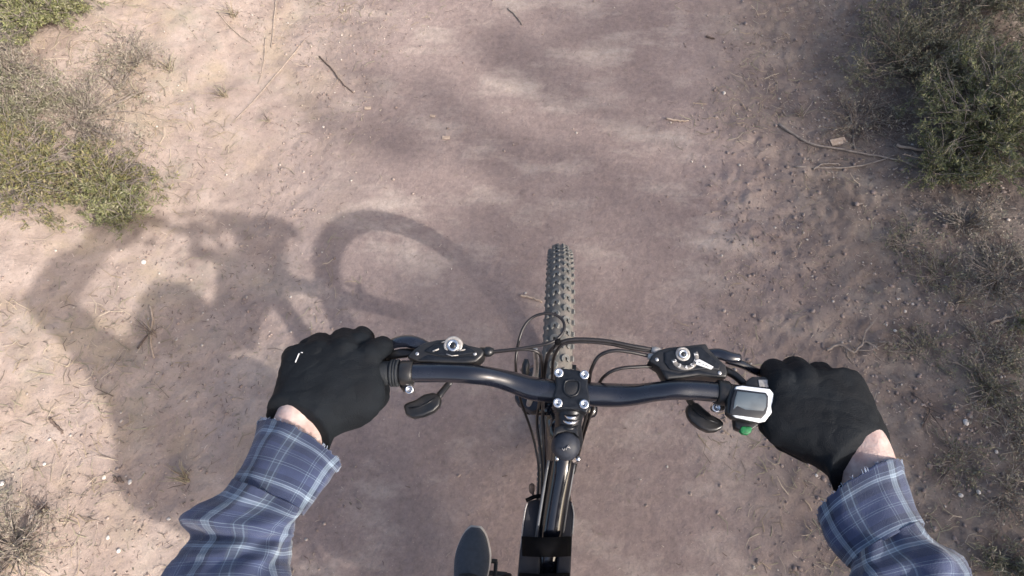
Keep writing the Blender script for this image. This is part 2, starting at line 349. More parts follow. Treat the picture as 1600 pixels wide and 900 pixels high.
    bp2 = n.new('ShaderNodeBump'); bp2.inputs['Strength'].default_value = .35; bp2.inputs['Distance'].default_value = .02; l.new(noise(18, 6, .6), bp2.inputs['Height']); l.new(bp.outputs[0], bp2.inputs['Normal'])
    l.new(bp2.outputs[0], b.inputs['Normal']); return m
M['soil'] = ground_mat()
tag(link('ground', big_mesh('ground', V, F), M['soil']), kind='structure')

# ------------------------------------------------------------ loose ground cover
def scatter_px(n, dens, box=(-2.5, 2.5, -.9, 2.2)):
    out = []
    while len(out) < n:
        x = rng.uniform(box[0], box[1], n); y = rng.uniform(box[2], box[3], n); k = rng.uniform(0, 1, n) < dens(x, y)
        out += list(zip(x[k], y[k]))
    return np.array(out[:n])
ico = bmesh.new(); bmesh.ops.create_icosphere(ico, subdivisions=1, radius=1); IV = np.array([v.co[:] for v in ico.verts]); IF = np.array([[v.index for v in f.verts] for f in ico.faces]); ico.free()
def pebbles(name, P, rad, mat_, label, flat=.6, sink=.25):
    n = len(P); z = hgt(P[:, 0], P[:, 1]); r = rad[:, None, None]
    v = IV[None]*(1+rng.uniform(-.28, .28, (n, len(IV), 1)))*rng.uniform(.65, 1.25, (n, 1, 3)); v[:, :, 2] *= flat
    a = rng.uniform(0, 6.28, n); c, s = np.cos(a)[:, None], np.sin(a)[:, None]
    v = np.stack([v[:, :, 0]*c-v[:, :, 1]*s, v[:, :, 0]*s+v[:, :, 1]*c, v[:, :, 2]], 2)*r
    v += np.stack([P[:, 0], P[:, 1], z+rad*flat*(1-2*sink)], 1)[:, None]
    f = (IF[None]+(np.arange(n)*len(IV))[:, None, None]).reshape(-1, 3)
    o = link(name, big_mesh(name, v.reshape(-1, 3), f), mat_, smooth_=False); return tag(o, label, kind='stuff', cat='gravel')
dl = lambda x, y: np.clip(.04+rough_l(x, y)*(.35+.65*(vnoise(x, y, 2.5, 21) > -.05)), 0, 1)
dr = lambda x, y: np.clip(.0+rough_r(x, y)*(.4+.6*(vnoise(x, y, 3, 22) > 0)), 0, 1)
dall = lambda x, y: np.clip(.06+.8*rough_l(x, y)*(.3+.7*(vnoise(x, y, 2.5, 21) > -.05))+rough_r(x, y)*(.4+.6*(vnoise(x, y, 3, 22) > 0)), 0, 1)
P = scatter_px(15000, dall); pebbles('gravel', P, .0014+.0050*rng.random(len(P))**4, M['gravel'], 'small loose gravel scattered over both verges of the trail')
P = scatter_px(1500, lambda x, y: smooth(.5, .75, x)*smooth(1.9, 1.4, x)*(vnoise(x, y, 3, 23) > -.1)); o = pebbles('soil_clods', P, .002+.008*rng.random(len(P))**3, M['clod'], 'dark crumbled soil clods along the eroded right edge', .55, .3); o['category'] = 'soil'
def strips(name, P, L, w, mat_, lift=.004, tilt=.25, bend=.2):
    n = len(P); a = rng.uniform(0, 6.28, n); L = L*rng.uniform(.4, 1.5, n); w = w*rng.uniform(.6, 1.4, n)
    z = hgt(P[:, 0], P[:, 1])+.0015; d = np.stack([np.cos(a), np.sin(a)], 1); q = np.stack([-d[:, 1], d[:, 0]], 1); tl = rng.uniform(-.05, tilt, n)
    b = rng.uniform(-bend, bend, n); vs = []
    for t in (0, .5, 1):
        c = P+d*(L*t)[:, None]+q*(b*L*(t*(1-t))*2)[:, None]; zz = np.maximum(z, hgt(c[:, 0], c[:, 1])+.0015)+tl*L*t
        for sgn in (-1, 0, 1):
            cc = c+q*(w*sgn*.5*(1-.5*t))[:, None]; vs.append(np.stack([cc[:, 0], cc[:, 1], zz+(w*.5 if sgn == 0 else 0)], 1))
    v = np.stack(vs, 1).reshape(-1, 3); f0 = np.array([[0, 1, 4, 3], [1, 2, 5, 4], [3, 4, 7, 6], [4, 5, 8, 7]])
    f = (f0[None]+(np.arange(n)*9)[:, None, None]).reshape(-1, 4)
    return link(name, big_mesh(name, v, f), mat_, smooth_=False)
P = scatter_px(15000, dall); tag(strips('plant_litter', P, .012, .0022, M['litter']), 'fine dry twig litter and leaf bits strewn over the verges', 'litter', kind='stuff')
P = scatter_px(4200, lambda x, y: .08*rough_l(x, y)+.08*rough_r(x, y)+rough_l(x, y)*(vnoise(x, y, 2.2, 31) > .05)+rough_r(x, y)*(vnoise(x, y, 2.2, 32) > .1)); tag(strips('dead_grass', P, .045, .0024, M['straw'], tilt=.5, bend=.5), 'flattened pale dead grass blades on the verges', 'grass', kind='stuff')

P = scatter_px(5200, lambda x, y: .10*rough_l(x, y)+smooth(.75, 1.05, x+vnoise(x, y, 3, 44)*.3)*(.3+.7*(vnoise(x, y, 4, 41) > -.1))); tag(strips('dry_leaf_litter', P, .008, .0042, leafmat('pale_leaf_litter', [(.36, .31, .25), (.27, .23, .18), (.46, .40, .33), (.10, .08, .065), (.22, .21, .15), (.14, .11, .09)]), tilt=.35), 'pale and brown dry leaf flakes covering the right verge', 'litter', kind='stuff')
# ------------------------------------------------------------ single stones and twigs
def stone(px, py, rpx, label):
    p = gnd(px, py); r = rpx*mpp(px, py, p.z)
    v = IV*(1+rng.uniform(-.22, .22, (len(IV), 1)))*rng.uniform(.75, 1.15, 3)*r; v[:, 2] *= .7
    bm = bmesh.new(); vs = [bm.verts.new(x) for x in v]; [bm.faces.new([vs[i] for i in f]) for f in IF]
    me = bpy.data.meshes.new('stone'); bm.to_mesh(me); bm.free()
    o = link('stone', me, M['stone'], smooth_=False, loc=p+Vector((0, 0, r*.25))); m = o.modifiers.new('s', 'SUBSURF'); m.levels = m.render_levels = 1
    return tag(o, label, 'stone', 'pale stones lying on the soil')
for a in [(4, 755, 5, 'pale stone at the far left border, above the dead grey shrub'), (70, 725, 4, 'small white stone on bare soil above the grey twiggy shrub'),
          (163, 746, 4, 'white pebble left of the pair above the leaning blue sleeve'), (204, 753, 5, 'white stone between the left sleeve and the two dark splinters'),
          (51, 807, 5, 'cream stone beside the reddish dead leaves'), (169, 840, 5, 'white stone just above the roundest stone in the lower left'),
          (186, 860, 6, 'roundest white stone on the lower left verge'), (264, 811, 4, 'small pale stone touching the left sleeve fold'),
          (1508, 660, 7, 'biggest white stone on the right verge, right of the bare wrist'), (1500, 774, 5, 'narrow white stone right of the right cuff'),
          (1528, 769, 6, 'cream stone close beside the narrow white one on the right'), (1275, 743, 4, 'white pebble just below the right glove'),
          (1131, 146, 4, 'single white pebble on the shaded upper trail edge'), (1556, 706, 5, 'pale flat stone under the right verge grass'),
          (1398, 517, 4, 'small pale stone above the right glove among clods'), (225, 410, 5, 'white stone inside the rider shadow near the left bush')]: stone(*a)
def twig(pts, rpx, mat_, label, name='twig', lift=0, forks=0, cat='twig', grp='single twigs lying on the soil'):
    P = [gnd(x, y) for x, y in pts]; r = rpx*mpp(pts[0][0], pts[0][1], 0); P = [p+Vector((0, 0, r+lift*math.sin(math.pi*i/max(1, len(P)-1)))) for i, p in enumerate(P)]
    c = P[0].copy(); mb = MB(); P, rr = crom(P, [r*(1-.5*i/len(P)) for i in range(len(P))], 5)
    P = [p+Vector((random.uniform(-1, 1), random.uniform(-1, 1), random.uniform(0, 1)))*r*.5 for p in P]
    mb.tube([p-c for p in P], rr, 6)
    for _ in range(forks):
        i = random.randrange(2, len(P)-1); d = (P[i]-P[i-1]).normalized(); q = Vector((-d.y, d.x, .25))*random.choice((-1, 1)); L = r*random.uniform(10, 24)
        a = P[i]-c; mb.tube([a, a+(d+q*.8)*L*.5, a+(d*1.2+q*.6)*L+Vector((0, 0, L*.15))], [rr[i]*.7, rr[i]*.5, rr[i]*.25], 5)
    o = mb.build(name, mat_); o.location = c; return tag(o, label, cat, grp)
for a in [([(500, 89), (520, 110), (535, 130), (552, 146)], 1.3, M['darkstem'], 'thin dark twig alone on the upper left of the trail'),
          ([(813, 462), (830, 466), (848, 473)], 1.8, M['tanstem'], 'short pale straw stick just left of the front tyre'),
          ([(476, 64), (430, 120), (400, 155), (364, 192)], 0.9, M['drystalk'], 'long straight pale stalk slanting across the upper left verge'),
          ([(432, 0), (428, 40), (424, 75)], 1.0, M['drystalk'], 'pale stalk reaching in from the top border'),
          ([(415, 60), (412, 100), (404, 132)], 0.8, M['drystalk'], 'upright pale stalk just below the one at the top border'),
          ([(340, 20), (365, 48), (392, 68)], 0.8, M['drystalk'], 'pale bent stalk near the top left verge edge'),
          ([(163, 112), (172, 128), (190, 141), (201, 118)], 3.0, M['greystem'], 'thick curled grey root bit below the dark green bush'),
          ([(112, 65), (111, 85), (110, 103)], 1.1, M['drystalk'], 'pale stick poking out beside the dark green bush'),
          ([(180, 150), (186, 170), (178, 192)], 1.6, M['greystem'], 'grey twig under the curled root bit'),
          ([(140, 195), (160, 200), (178, 203)], 2.4, M['darkstem'], 'short dark brown stick on the left verge'),
          ([(235, 478), (239, 500), (236, 530), (242, 560)], 1.8, M['tanstem'], 'tall dry stalk inside the rider shadow'),
          ([(217, 545), (227, 530), (236, 519)], 1.6, M['darkstem'], 'dark splinter crossing the rider shadow'),
          ([(180, 746), (186, 754)], 2.0, M['darkstem'], 'left one of two parallel dark splinters on the lower left'),
          ([(187, 745), (194, 754)], 2.0, M['darkstem'], 'right one of two parallel dark splinters on the lower left'),
          ([(80, 655), (92, 668), (100, 678)], 2.2, M['darkstem'], 'dark stick lying left of the rider shadow edge'),
          ([(1215, 195), (1262, 224), (1330, 238), (1395, 250), (1432, 263)], 2.0, M['greystem'], 'longest grey branch lying in front of the right bush'),
          ([(1327, 180), (1331, 205), (1334, 234)], 1.7, M['greystem'], 'short grey twig standing across the longest branch'),
          ([(1270, 266), (1285, 257), (1312, 258)], 1.5, M['greystem'], 'bent grey twig below the longest branch'),
          ([(1240, 262), (1330, 262), (1400, 243)], 1.6, M['greystem'], 'thin grey stick nearly parallel to the longest branch'),
          ([(1400, 229), (1440, 236), (1487, 233)], 2.4, M['tanstem'], 'tan twig at the foot of the bright green bush'),
          ([(1573, 110), (1585, 120), (1606, 129)], 3.2, M['greystem'], 'pale forked branch at the right border in the bush'),
          ([(1103, 58), (1116, 62)], 1.8, M['darkstem'], 'tiny dark splinter on the shaded trail edge near the top'),
          ([(1040, 186), (1062, 190), (1075, 190)], 1.6, M['tanstem'], 'short pale straw on the trail, upper right of the tyre'),
          ([(794, 14), (806, 26), (816, 40)], 1.1, M['greystem'], 'thin grey straw at the top centre of the trail'),
          ([(1318, 860), (1330, 842), (1352, 830)], 1.4, M['darkstem'], 'dark twig half hidden by the right sleeve'),
          ([(1546, 505), (1570, 497), (1600, 490)], 2.2, M['tanstem'], 'tan stick near the right border beside the green tuft')]: twig(*a)
twig([(1290, 548), (1310, 540), (1330, 552), (1350, 536), (1372, 548)], 2.2, M['greystem'], 'tangle of dry curled stems just above the right glove', 'dry_stem_tangle', .01, 9, grp='dry tangles')
twig([(1425, 615), (1450, 640), (1440, 668)], 1.6, M['darkstem'], 'dark curled root beside the right wrist', 'dry_root', .004, 4, grp='dry tangles')
for (px, py, s, lb) in [(697, 216, 6, 'tan wood chip right on the trail centre'), (575, 170, 5, 'tan wood chip on the upper left of the trail'), (676, 182, 4, 'small wood chip between two others on the trail'), (1309, 222, 12, 'broad tan dead leaf beside the grey branch')]:
    p = gnd(px, py); w = s*mpp(px, py, 0); a = random.uniform(-.4, .4); mb = MB(); mb.box((0, 0, 0), w*2, w*.9, .003, Matrix.Rotation(a, 3, 'Z')@Matrix.Rotation(.15, 3, 'X'))
    o = mb.build('wood_chip' if s < 10 else 'dead_leaf', M['tanstem'], smooth_=False); o.location = p+Vector((0, 0, .004)); tag(o, lb, 'wood chip' if s < 10 else 'leaf')

# ------------------------------------------------------------ shrubs
def leaves_mesh(C, D, L, Wd):          # narrow folded leaf per point: 2 triangles
    n = len(C); D = D/np.linalg.norm(D, axis=1)[:, None]; a = rng.normal(size=(n, 3)); s = np.cross(D, a); s /= np.linalg.norm(s, axis=1)[:, None]
    L = L*rng.uniform(.6, 1.3, (n, 1)); Wd = Wd*rng.uniform(.7, 1.3, (n, 1)); mid = C+D*L*.5
    v = np.stack([C, mid+s*Wd*.5, C+D*L, mid-s*Wd*.5], 1).reshape(-1, 3)
    return v, (np.array([[0, 1, 2, 3]])[None]+(np.arange(n)*4)[:, None, None]).reshape(-1, 4)
def shrub(name, base, rx, ry, h, nst, nl, L, Wd, leafm, stemm, label, cat='shrub', grp=None, droop=0, stem_r=.0026, spread=1.0, shoots=5):
    root = empty(name, base, label, cat, grp); bx, by, bz = base; mb = MB(); CC = []; DD = []
    for i in range(nst):
        a = random.uniform(0, 6.283); q = math.sqrt(random.uniform(.02, 1)); top = h*(1-.55*q*q)*random.uniform(.65, 1.1)
        e = Vector((math.cos(a)*rx*q, math.sin(a)*ry*q, top)); s0 = Vector((math.cos(a)*rx*.15*q, math.sin(a)*ry*.15*q, -.01))
        mid = (s0+e)*.5+Vector((random.uniform(-1, 1)*rx*.1, random.uniform(-1, 1)*ry*.1, h*.12))
        pts, rr = crom([s0, mid, e], [stem_r, stem_r*.7, stem_r*.3], 4); mb.tube(pts, rr, 5, cap=False)
        for j in range(shoots):
            k = random.randrange(2, len(pts)); p = pts[k]; d = (pts[k]-pts[k-1]).normalized(); sd = Vector((random.gauss(0, 1), random.gauss(0, 1), random.gauss(.45, .5))).normalized()
            ln = random.uniform(.25, .6)*min(rx, ry)*.55; t1 = p+(d*.6+sd).normalized()*ln; t1.z = max(t1.z, .01-droop)
            mb.tube([p, (p+t1)*.5+Vector((0, 0, ln*.08)), t1], [stem_r*.4, stem_r*.3, stem_r*.15], 4, cap=False)
            m_ = max(2, int(nl/(nst*shoots))); t = rng.uniform(.15, 1.0, m_)[:, None]; P0 = np.array(p); P1 = np.array(t1)
            CC.append(P0+(P1-P0)*t+rng.normal(size=(m_, 3))*.004); dd = np.array((P1-P0))/max(1e-6, ln); DD.append(dd[None]*.8+rng.normal(size=(m_, 3))*.55)
    C = np.concatenate(CC); Dv = np.concatenate(DD); C[:, 2] = np.maximum(C[:, 2], .004)
    # follow the ground under the shrub
    C[:, 2] += hgt(C[:, 0]+bx, C[:, 1]+by)-bz
    v, f = leaves_mesh(C, Dv, L, Wd); fo = link('foliage', big_mesh('foliage', v, f), leafm, smooth_=False); fo.parent = root; fo['kind'] = 'stuff'
    st = mb.build('stem', stemm); st.parent = root; st['kind'] = 'stuff'
    return root
G1 = 'low chaparral shrubs on the left verge'; G2 = 'shrubs on the right verge'
g = lambda x, y: tuple(gnd(x, y))
shrub('green_shrub', g(70, 30), .25, .20, .20, 110, 22000, .014, .0035, M['leaf_green'], M['greystem'], 'dense dark green shrub in the top left corner', grp=G1)
shrub('yellow_green_shrub', g(15, 275), .32, .20, .12, 80, 11000, .016, .004, M['leaf_yellow'], M['greystem'], 'yellow-green sprawling shrub at the left border above the rider shadow', grp=G1)
shrub('yellow_green_shrub', g(165, 290), .26, .17, .10, 60, 6500, .015, .004, M['leaf_yellow'], M['greystem'], 'olive-yellow low shrub between the left border bush and the handlebar shadow', grp=G1)
shrub('feathery_shrub', g(200, 340), .13, .12, .13, 36, 5000, .016, .003, M['leaf_green'], M['greystem'], 'small feathery green shrub where the rider shadow meets the bushes', grp=G1)
shrub('green_shrub', g(22, 180), .22, .18, .11, 60, 6500, .014, .0035, M['leaf_olive'], M['greystem'], 'olive shrub tuft at the left border under the dark green shrub', grp=G1)
shrub('dry_shrub', g(120, 185), .28, .22, .06, 80, 5500, .014, .003, M['leaf_grey'], M['greystem'], 'grey-green half dry shrub above the yellow-green one', grp=G1)
shrub('dry_shrub', g(20, 115), .18, .15, .10, 80, 3500, .014, .003, M['leaf_grey'], M['greystem'], 'pale grey dead shrub between the two green ones at the left border', grp=G1)
shrub('dry_shrub', g(200, 100), .16, .15, .05, 46, 1600, .014, .003, M['leaf_grey'], M['greystem'], 'thin pale grey herb patch right of the dark green shrub', grp=G1)
shrub('dead_shrub', g(20, 860), .15, .20, .10, 60, 1500, .015, .003, M['leaf_grey'], M['greystem'], 'dead grey twiggy shrub in the bottom left corner', grp=G1)
shrub('green_shrub', g(1560, 205), .36, .36, .24, 120, 38000, .016, .0035, M['leaf_green'], M['greystem'], 'large bright green needle shrub at the right border', grp=G2)
shrub('olive_shrub', g(1450, 110), .38, .36, .15, 110, 24000, .015, .003, M['leaf_olive'], M['bark'], 'olive loose shrub left of the bright green one, in shade', grp=G2)
shrub('olive_shrub', g(1540, 0), .44, .30, .22, 90, 20000, .015, .003, M['leaf_olive'], M['greystem'], 'olive shrub in the top right corner', grp=G2)
shrub('olive_shrub', g(1480, 265), .20, .15, .10, 60, 8000, .015, .0032, M['leaf_green'], M['greystem'], 'low green shrub skirt under the bright green one', grp=G2)
shrub('dry_shrub', g(1340, 190), .20, .16, .08, 46, 900, .014, .003, M['leaf_grey'], M['bark'], 'brown leafless shrub around the longest grey branch', grp=G2)
shrub('dry_shrub', g(1510, 350), .15, .09, .09, 46, 900, .014, .003, M['leaf_grey'], M['greystem'], 'dead grey twigs hanging below the bright green shrub', grp=G2)
shrub('dry_shrub', g(1565, 430), .16, .18, .04, 50, 2600, .013, .003, M['leaf_grey'], M['greystem'], 'flat grey-brown mat of dry herb on the right verge', grp=G2)
shrub('dry_shrub', g(1560, 600), .16, .18, .035, 40, 2200, .013, .003, M['leaf_olive'], M['greystem'], 'sparse olive mat beside the biggest white stone', grp=G2)
shrub('green_tuft', g(1588, 505), .05, .05, .05, 12, 500, .014, .003, M['leaf_green'], M['greystem'], 'tiny green tuft at the right border', grp=G2)
shrub('green_tuft', g(1570, 880), .12, .08, .07, 26, 1800, .014, .003, M['leaf_olive'], M['greystem'], 'green tuft in the bottom right corner', grp=G2)
def tuft(px, py, n, h, r, label, m=M['straw']):
    b = gnd(px, py); mb = MB()
    for i in range(n):
        a = random.uniform(0, 6.28); q = random.uniform(.2, 1); e = Vector((math.cos(a)*r*q, math.sin(a)*r*q, h*random.uniform(.4, 1))); s0 = Vector((random.gauss(0, r*.12), random.gauss(0, r*.12), -.004))
        md = (s0+e)*.5+Vector((0, 0, h*.15)); mb.tube([s0, md, e], [.0012, .0010, .0004], 4, cap=False)
    o = mb.build('dry_grass_tuft', m); o.location = b; return tag(o, label, 'grass tuft', 'dry grass tufts')
for k_, (x_, y_) in enumerate([(1470, 430), (1545, 540), (1450, 560), (1585, 670), (1500, 720), (1575, 770), (1420, 380)]):
    shrub('dry_herb', g(x_, y_), .13, .12, .03, 24, 800, .012, .003, M['leaf_grey' if k_ % 2 else 'leaf_olive'], M['greystem'], ['dry herb mat left of the pale tuft right of the clods', 'olive herb mat under the tiny green tuft', 'thin dry herb above the dark curled root', 'dry herb at the right border below the biggest white stone', 'olive herb between the two lower white stones and the biggest one', 'dry herb at the right border beside the cream stone', 'olive herb patch below the low green shrub skirt'][k_], grp=G2, stem_r=.0018)
tuft(292, 748, 26, .10, .06, 'dry straw tuft just above the left sleeve fold'); tuft(238, 520, 22, .07, .07, 'dry grass tuft inside the rider shadow', M['litter'])
tuft(215, 150, 26, .06, .09, 'pale dry grass tuft on the upper left verge'); tuft(350, 150, 26, .06, .08, 'dry grass tuft at the trail edge near the long stalk')
tuft(265, 110, 24, .05, .08, 'thin yellowish grass tuft between two others near the top left'); tuft(70, 800, 20, .04, .05, 'reddish dead leaf clump beside the cream stone', M['darkstem'])
tuft(365, 25, 22, .07, .07, 'pale dry grass tuft at the top border'); tuft(420, 190, 16, .03, .05, 'small dark grass clump on the trail edge shadow', M['litter'])
tuft(1500, 470, 22, .06, .07, 'pale dry grass tuft right of the soil clods'); tuft(1250, 180, 20, .05, .07, 'grey dry grass left end of the longest branch', M['litter'])
# plants further out, beyond the frame but near enough to be met a step to the side
for i, (x, y, r, h, m) in enumerate([(-3.0, .4, .35, .35, 'leaf_green'), (-2.9, 1.9, .4, .4, 'leaf_olive'), (-1.8, 2.7, .3, .25, 'leaf_yellow'), (3.4, .9, .45, .5, 'leaf_olive'), (2.3, 2.7, .5, .45, 'leaf_green'), (3.1, -.8, .4, .4, 'leaf_grey'), (-3.2, -1.2, .35, .3, 'leaf_grey')]):
    shrub('roadside_shrub', (x, y, hz(x, y)), r, r, h, 36, 5000, .02, .005, M[m], M['greystem'], ('dry grey' if 'grey' in m else 'olive' if 'olive' in m else 'yellowish' if 'yellow' in m else 'green')+' shrub '+['two steps left of the front wheel', 'ahead on the left bank', 'far ahead beside the left trail edge', 'two steps right of the front wheel behind the grey branch', 'far ahead beside the right trail edge', 'on the right, level with the rear wheel', 'on the left, level with the rear wheel'][i], grp='shrubs outside the picture')

# tree on the right whose crown shades the right half of the trail
def tree(base, clumps, name, label):
    root = empty(name, base, label, 'tree'); mb = MB(); b = Vector(base); CC = []; DD = []; top = sum((Vector(c[0]) for c in clumps), Vector())/len(clumps)-b
    mb.tube([Vector((0, 0, -.1)), Vector((.05, 0, .8)), Vector((-.04, .05, 1.7)), top*.9], [.13, .10, .08, .03], 10, sub=4)
    for c, r, n in clumps:
        c = Vector(c)-b; mb.tube([Vector((0, 0, 1.5)), c*.6+Vector((0, 0, .5)), c], [.05, .03, .012], 7, sub=3, cap=False)
        k = int(n/120)
        for _ in range(k):
            d = Vector((random.gauss(0, 1), random.gauss(0, 1), random.gauss(0, .8))).normalized()*r*random.uniform(.3, 1.05); e = c+d
            mb.tube([c, c+d*.5+Vector((0, 0, .04)), e], [.008, .005, .002], 4, cap=False)
            q = rng.normal(size=(120, 3))*r*.16+np.array(e); CC.append(q); DD.append(rng.normal(size=(120, 3)))
    v, f = leaves_mesh(np.concatenate(CC), np.concatenate(DD), .05, .02); fo = link('crown', big_mesh('crown', v, f), M['leaf_olive'], smooth_=False); fo.parent = root; fo['kind'] = 'stuff'
    t = mb.build('trunk', M['bark']); t.parent = root; return root
def from_shadow(x, y, z): return (x+1.26*z, y-.74*z, z)
cl = []
for (x, y, z, r, n) in [(-.15, -.15, 3.7, .42, 2600), (-.35, -.62, 3.7, .30, 1300), (.35, -.15, 3.6, .5, 3200), (-.55, -.25, 3.9, .22, 700), (-.75, 1.05, 4.2, .26, 300), (-.45, 1.15, 4.1, .26, 280), (-.1, .95, 4.0, .3, 700), (.15, 1.5, 3.9, .35, 1000), (.05, .35, 3.8, .3, 900), (.95, -1.0, 3.3, .75, 5000), (.95, .2, 3.5, .75, 5400), (1.0, 1.3, 3.6, .8, 5400), (.8, 2.3, 3.5, .8, 4600), (1.6, -.6, 3.0, .6, 2200), (1.45, .25, 3.3, .55, 1800), (1.5, 1.4, 3.3, .35, 700), (1.3, 2.7, 3.2, .6, 1800), (.35, 1.7, 3.9, .45, 1500), (.25, .7, 4.0, .4, 1200), (.2, -.4, 3.8, .4, 900)]:
    cl.append((from_shadow(x, y, z), r, n))
tb = (5.9, -1.3, hz(5.9, -1.3)); tree(tb, cl, 'shade_tree', 'olive leaved tree standing right of the trail, outside the picture')

# ------------------------------------------------------------ bicycle
bike = empty('bicycle', (0, 0, 0), 'black mountain bike ridden along the dirt trail, seen from the saddle', 'bicycle')
RW = .345
def wheel(Mx, knobs, nm='tyre'):
    # tyre: torus with slightly squared tread
    n1, n2 = 96, 16; V = []; F = []; rc = RW-.004-.028
    for i in range(n1):
        a = 2*math.pi*i/n1
        for k in range(n2):
            p = 2*math.pi*k/n2; rad = rc+.028*math.cos(p); V.append((.0295*math.sin(p), rad*math.sin(a), rad*math.cos(a)))
    for i in range(n1):
        for k in range(n2): F.append((i*n2+k, i*n2+(k+1) % n2, ((i+1) % n1)*n2+(k+1) % n2, ((i+1) % n1)*n2+k))
    ty = me_obj('tyre', V, F, M['tyre'], bike); ty.matrix_parent_inverse = Matrix(); ty.matrix_basis = Mx
    def knobmesh(w, l, h, curved):
        outl = []
        if curved:   # horseshoe block, open toward the rear
            for t in np.linspace(-2.35, 2.35, 11): outl.append((math.sin(t)*w/2, math.cos(t)*l*.5))
            for t in np.linspace(2.35, -2.35, 9): outl.append((math.sin(t)*w*.20, math.cos(t)*l*.20-l*.03))
        else: outl = [(-w/2, -l/2), (w/2, -l*.42), (w/2, l*.3), (w*.2, l/2), (-w/2, l*.42)][::-1]
        n = len(outl); v = [(x, y, -.003) for x, y in outl]+[(x*.86, y*.88, h) for x, y in outl]
        f = [tuple(range(2*n-1, n-1, -1))]+[(i, (i+1) % n, n+(i+1) % n, n+i) for i in range(n)]
        me = bpy.data.meshes.new('tread_knob'); me.from_pydata(v, [], f); me.update()
        bm = bmesh.new(); bm.from_mesh(me); bmesh.ops.triangulate(bm, faces=[q for q in bm.faces if len(q.verts) > 4]); bmesh.ops.recalc_face_normals(bm, faces=bm.faces); bm.to_mesh(me); bm.free()
        me.materials.append(M['knob']); return me
    ma, ms = knobmesh(.0215, .0210, .0036, True), knobmesh(.008, .013, .005, False)
    if knobs:
        for side, phi, cnt, me in ((-1, .42, 74, ma), (1, .42, 74, ma), (-1, 1.12, 75, ms), (1, 1.12, 75, ms)):
            for i in range(cnt):
                a = 2*math.pi*(i+(.5 if side > 0 else 0))/cnt
                nrm = Vector((side*math.sin(phi), math.cos(phi)*math.sin(a), math.cos(phi)*math.cos(a)))
                pos = Vector((side*.0295*math.sin(phi), (rc+.028*math.cos(phi))*math.sin(a), (rc+.028*math.cos(phi))*math.cos(a)))
                tg = Vector((0, math.cos(a), -math.sin(a))); xx = tg.cross(nrm)
                o = bpy.data.objects.new('tread_knob', me); COL.objects.link(o); o.parent = ty
                o.matrix_basis = Matrix(((xx.x, tg.x, nrm.x, pos.x), (xx.y, tg.y, nrm.y, pos.y), (xx.z, tg.z, nrm.z, pos.z), (0, 0, 0, 1)))
    rim = MB(); rim.lathe((0, 0, 0), (1, 0, 0), [(-.013, .297), (-.014, .283), (-.007, .272), (.007, .272), (.014, .283), (.013, .297), (-.013, .2971)], 72, cap=False)
    ro = rim.build('rim', M['gloss'], bike); ro.matrix_parent_inverse = Matrix(); ro.matrix_basis = Mx
    sp = MB(); 
    for i in range(32):
        a = 2*math.pi*i/32; b = a+(.55 if i % 4 < 2 else -.55); s = 1 if i % 2 else -1
        sp.tube([(s*.028, .022*math.sin(b), .022*math.cos(b)), (0, .274*math.sin(a), .274*math.cos(a))], .001, 4)
    s_ = sp.build('spokes', M['alloy'], ro); s_.matrix_parent_inverse = Matrix(); s_['kind'] = 'stuff'
    hb = MB(); hb.lathe((-.055, 0, 0), (1, 0, 0), [(0, .006), (.01, .008), (.02, .022), (.025, .022), (.028, .014), (.082, .014), (.085, .022), (.09, .022), (.10, .008), (.11, .006)], 16)
    h_ = hb.build('hub', M['stem'], bike); h_.matrix_parent_inverse = Matrix(); h_.matrix_basis = Mx
cS = S((0, 0, RW)); xS = (S((1, 0, RW))-cS).normalized(); yS = (S((0, 1, RW))-cS).normalized(); zS = (S((0, 0, RW+1))-cS).normalized()
def mtx(c, x, y, z): return Matrix(((x.x, y.x, z.x, c.x), (x.y, y.y, z.y, c.y), (x.z, y.z, z.z, c.z), (0, 0, 0, 1)))
wheel(mtx(cS, xS, yS, zS), True)
cB = B((0, -1.07, RW)); xB = (B((1, 0, 0))-B((0, 0, 0))); zB = B((0, 0, 1))-B((0, 0, 0))
wheel(mtx(cB, xB, Vector((0, 1, 0)), zB), False)
# fork
up = Vector(AX)
for s in (-1, 1):
    mb = MB(); c = axis_at(.74); top = S(c+np.array([s*.058, .004, 0])); bot = S((s*.052, 0, RW)); md = top.lerp(bot, .42)
    mb.tube([top, md], .0145, 14); mb.tube([md, md.lerp(bot, .05), md.lerp(bot, .9), bot], [.0205, .0195, .017, .012], 14)
    mb.lathe(top-up*.004, up, [(0, .016), (.018, .0155), (.022, .010)], 14)
    mb.build('fork_leg', M['gloss'], bike)
mb = MB(); a = axis_at(.735); mb.tube([S(a+np.array([-.066, .004, .0])), S(a+np.array([-.03, 0, .018])), S(a+np.array([0, 0, .022])), S(a+np.array([.03, 0, .018])), S(a+np.array([.066, .004, 0]))], [.017, .019, .023, .019, .017], 14, sub=3)
mb.build('fork_crown', M['gloss'], bike)
for s in (-1, 1):     # rim brake arms with pads
    mb = MB(); p0 = S((s*.062, -.075, .60)); p1 = S((s*.064, .012, .71)); 
    mb.tube([S((s*.056, -.085, .52)), S((s*.060, -.09, .58)), S((s*.054, -.095, .635))], [.008, .0075, .005], 10, sub=3)
    mb.box(S((s*.036, -.08, .575)), .014, .05, .013)
    mb.build('brake_arm', M['stem'], bike)
